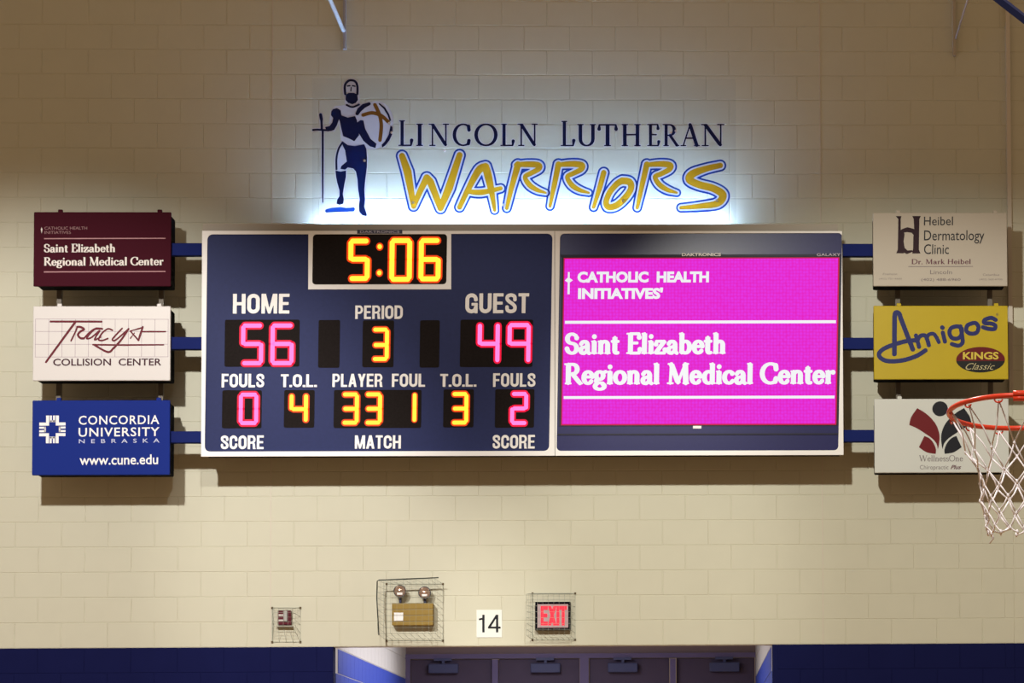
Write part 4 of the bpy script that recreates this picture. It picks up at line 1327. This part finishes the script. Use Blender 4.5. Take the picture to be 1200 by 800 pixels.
# fire alarm
a = wz(325.4, 715, -.06); b_ = wz(341, 732, -.06)
t = empty('fire_alarm', ((a.x + b_.x) / 2, 0, b_.z), 'small dark red fire alarm with pale strobe, low on the left wall', 'alarm')
MB().box(a.x, b_.x, -.05, 0, b_.z, a.z, bev=.004).build('housing', mat('dark_red_enamel', (.10, .008, .02), .35), t)
wd_ = b_.x - a.x; hh = a.z - b_.z
MB().box(a.x + wd_ * .45, a.x + wd_ * .72, -.072, -.05, b_.z + hh * .25, a.z - .004, bev=.005).build('strobe_lens', mat('strobe_grey', (.45, .45, .44), .2), t)
MB().box(a.x + .006, a.x + wd_ * .42, -.056, -.05, b_.z + hh * .62, b_.z + hh * .74).build('sounder_slot', M_W2, t)
MB().box(a.x + .006, a.x + wd_ * .42, -.056, -.05, b_.z + hh * .28, b_.z + hh * .38).build('sounder_slot', M_W2, t)
MB().box(a.x - .01, b_.x + .012, -.056, 0, b_.z - .016, b_.z - .004, bev=.002).build('shelf_lip', M_CHANNEL, t)

# ================================================================== ROOF BRACES
M_BR = mat('pale_blue_steel', (.62, .68, .76), .35)
M_BRT = mat('cream_steel', (.46, .40, .33), .45)


def brace(label, xv, yb, d0, d1, rv, rd, m1, m2):
    a = P(xv, yb, -.05)
    t = empty('roof_brace', (a.x, 0, a.z), label, 'brace')
    MB().box(a.x - rv, a.x + rv, -.06, 0, a.z, a.z + 1.3).build('wall_plate', m1, t)
    p = P(d1[0], d1[1], -.06); q = P(d0[0], d0[1], -.45)
    MB().tube([p, q, q + (q - p) * 2.2], rd, 8).build('diagonal_rod', m2, t)


brace('pale steel brace coming down from the roof above the knight emblem', 403.6, 57, (387, 0), (402.6, 36), .010, .017, mat('grey_blue_steel', (.36, .36, .42), .5), M_BR)
brace('thin steel brace coming down from the roof above the right signs', 1118.6, 65, (1134, 0), (1120, 45), .012, .008, M_BRT, mat('lilac_steel', (.55, .5, .53), .4))

# ================================================================== BASKETBALL HOOP
HY = -D + F / 346.0
rc = P(1190.5, 482.6, HY)
M_RIM = mat('orange_red_rim', (.50, .035, .012), .3, coat=.4)
hp = empty('basketball_hoop', rc, 'orange-red basketball hoop with white net at the right edge', 'hoop')
RR = .2286
tilt = math.radians(8.6)


def rimpt(an, r=RR, dz=0):
    x = r * math.cos(an); y = r * math.sin(an)
    # the far side hangs lower than the near side
    return rc + Vector((x, y * math.cos(tilt), -y * math.sin(tilt) + dz + x * -.0))


rim_o = MB().tube([rimpt(2 * math.pi * i / 64) for i in range(64)], .0088, 12, closed=True).build('rim', M_RIM, hp)
m_ = MB()
m_.tube([rimpt(math.radians(a), RR + .004, -.012) for a in range(-97, 46, 6)], .0095, 8)
m_.tube([rimpt(math.radians(a), RR + .002, .004) for a in range(-97, -20, 6)], .012, 8)
m_.build('rim_brace', M_RIM, hp, 'doubled bar on the mounting side of the rim')
mbk = MB()
mbk.box(rc.x + RR - .02, rc.x + .38, rc.y - .10, rc.y + .10, rc.z - .02, rc.z + .0, bev=.004)
mbk.box(rc.x + .37, rc.x + .385, rc.y - .12, rc.y + .12, rc.z - .12, rc.z + .06, bev=.004)
mbk.build('mounting_bracket', M_RIM, hp)
hooks = MB(); NL = 12
for i in range(NL):
    an = 2 * math.pi * (i + .35) / NL
    c = rimpt(an)
    tang = Vector((-math.sin(an), math.cos(an), 0)); 
    pts = [c + tang * (.014 * math.cos(b)) + Vector((0, 0, -.010 + .011 * math.sin(b))) for b in [math.pi * j / 8 + math.pi for j in range(9)]]
    MB().tube(pts, .0028, 6).build('net_hook', M_RIM, hp)
rad = [(0, RR - .004), (.135, .168), (.20, .138), (.25, .128), (.30, .122), (.35, .116), (.395, .108), (.415, .104)]
M_NET = mat('white_net_cord', (.70, .66, .68), .7)
nodes = []
rn = random.Random(11)
for k, (dz, r) in enumerate(rad):
    row = []
    for i in range(NL):
        an = 2 * math.pi * (i + .35 + (.5 if k % 2 else 0)) / NL + rn.uniform(-.05, .05) * (k > 0)
        p = rimpt(an, r + rn.uniform(-.006, .006) * (k > 0), 0)
        blend = max(0, 1 - dz / .2)
        p = Vector((p.x, p.y, rc.z + (p.z - rc.z) * blend - dz + rn.uniform(-.008, .008) * (k > 0) - (.012 if k == 0 else 0)))
        row.append(p)
    nodes.append(row)
net = MB()
for k in range(len(rad) - 1):
    for i in range(NL):
        for d_ in ((0, -1) if k % 2 == 0 else (0, 1)):
            a_ = nodes[k][i]; c_ = nodes[k + 1][(i + d_) % NL]
            if k == len(rad) - 2 and (i % 3 == 0) and d_: continue
            mid = (a_ + c_) / 2
            out = Vector((mid.x - rc.x, mid.y - rc.y, 0))
            if out.length > 0: out.normalize()
            net.tube([a_, mid - out * (.004 if k else .010) + Vector((rn.uniform(-.003, .003), 0, -.002)), c_], .0029 if k else .0026, 5)
for k in range(1, len(rad)):
    for i in range(NL):
        p = nodes[k][i]
        net.tube([p + Vector((-.001, 0, .008)), p, p + Vector((.001, 0, -.008))], [.002, .0055, .002], 6)
for i in (1, 4, 6, 9):
    p = nodes[-1][i]
    net.tube([p, p + Vector((.006, 0, -.015)), p + Vector((-.006, .004, -.03))], .0026, 5)
net.build('net', M_NET, hp)
# backboard and its strut stand just right of the frame
bb = hp
gm = mat('backboard_glass', (.8, .85, .85), .05)
gm.node_tree.nodes['Principled BSDF'].inputs['Transmission Weight'].default_value = .95
MB().box(rc.x + .385, rc.x + .397, rc.y - .9, rc.y + .9, rc.z - .15, rc.z + .9).build('backboard_glass', gm, bb)
m_ = MB()
for q in ((-.92, .92, -.17, -.13), (-.92, .92, .88, .92), (-.92, -.88, -.13, .88), (.88, .92, -.13, .88)):
    m_.box(rc.x + .38, rc.x + .42, rc.y + q[0], rc.y + q[1], rc.z + q[2], rc.z + q[3])
m_.build('backboard_frame', M_WHITE, bb)
s0 = P(1164, -6, HY); s1 = P(1202, 23.5, HY); dv = s1 - s0
tt = (rc.x + .40 - s0.x) / dv.x
MB().tube([s0 - dv * 6, s0 + dv * tt], .0165, 4, smooth=False).build('support_strut', mat('navy_strut', (.012, .016, .05), .4), bb, 'dark navy diagonal bar crossing the top right corner')

print('objects', len(bpy.data.objects))
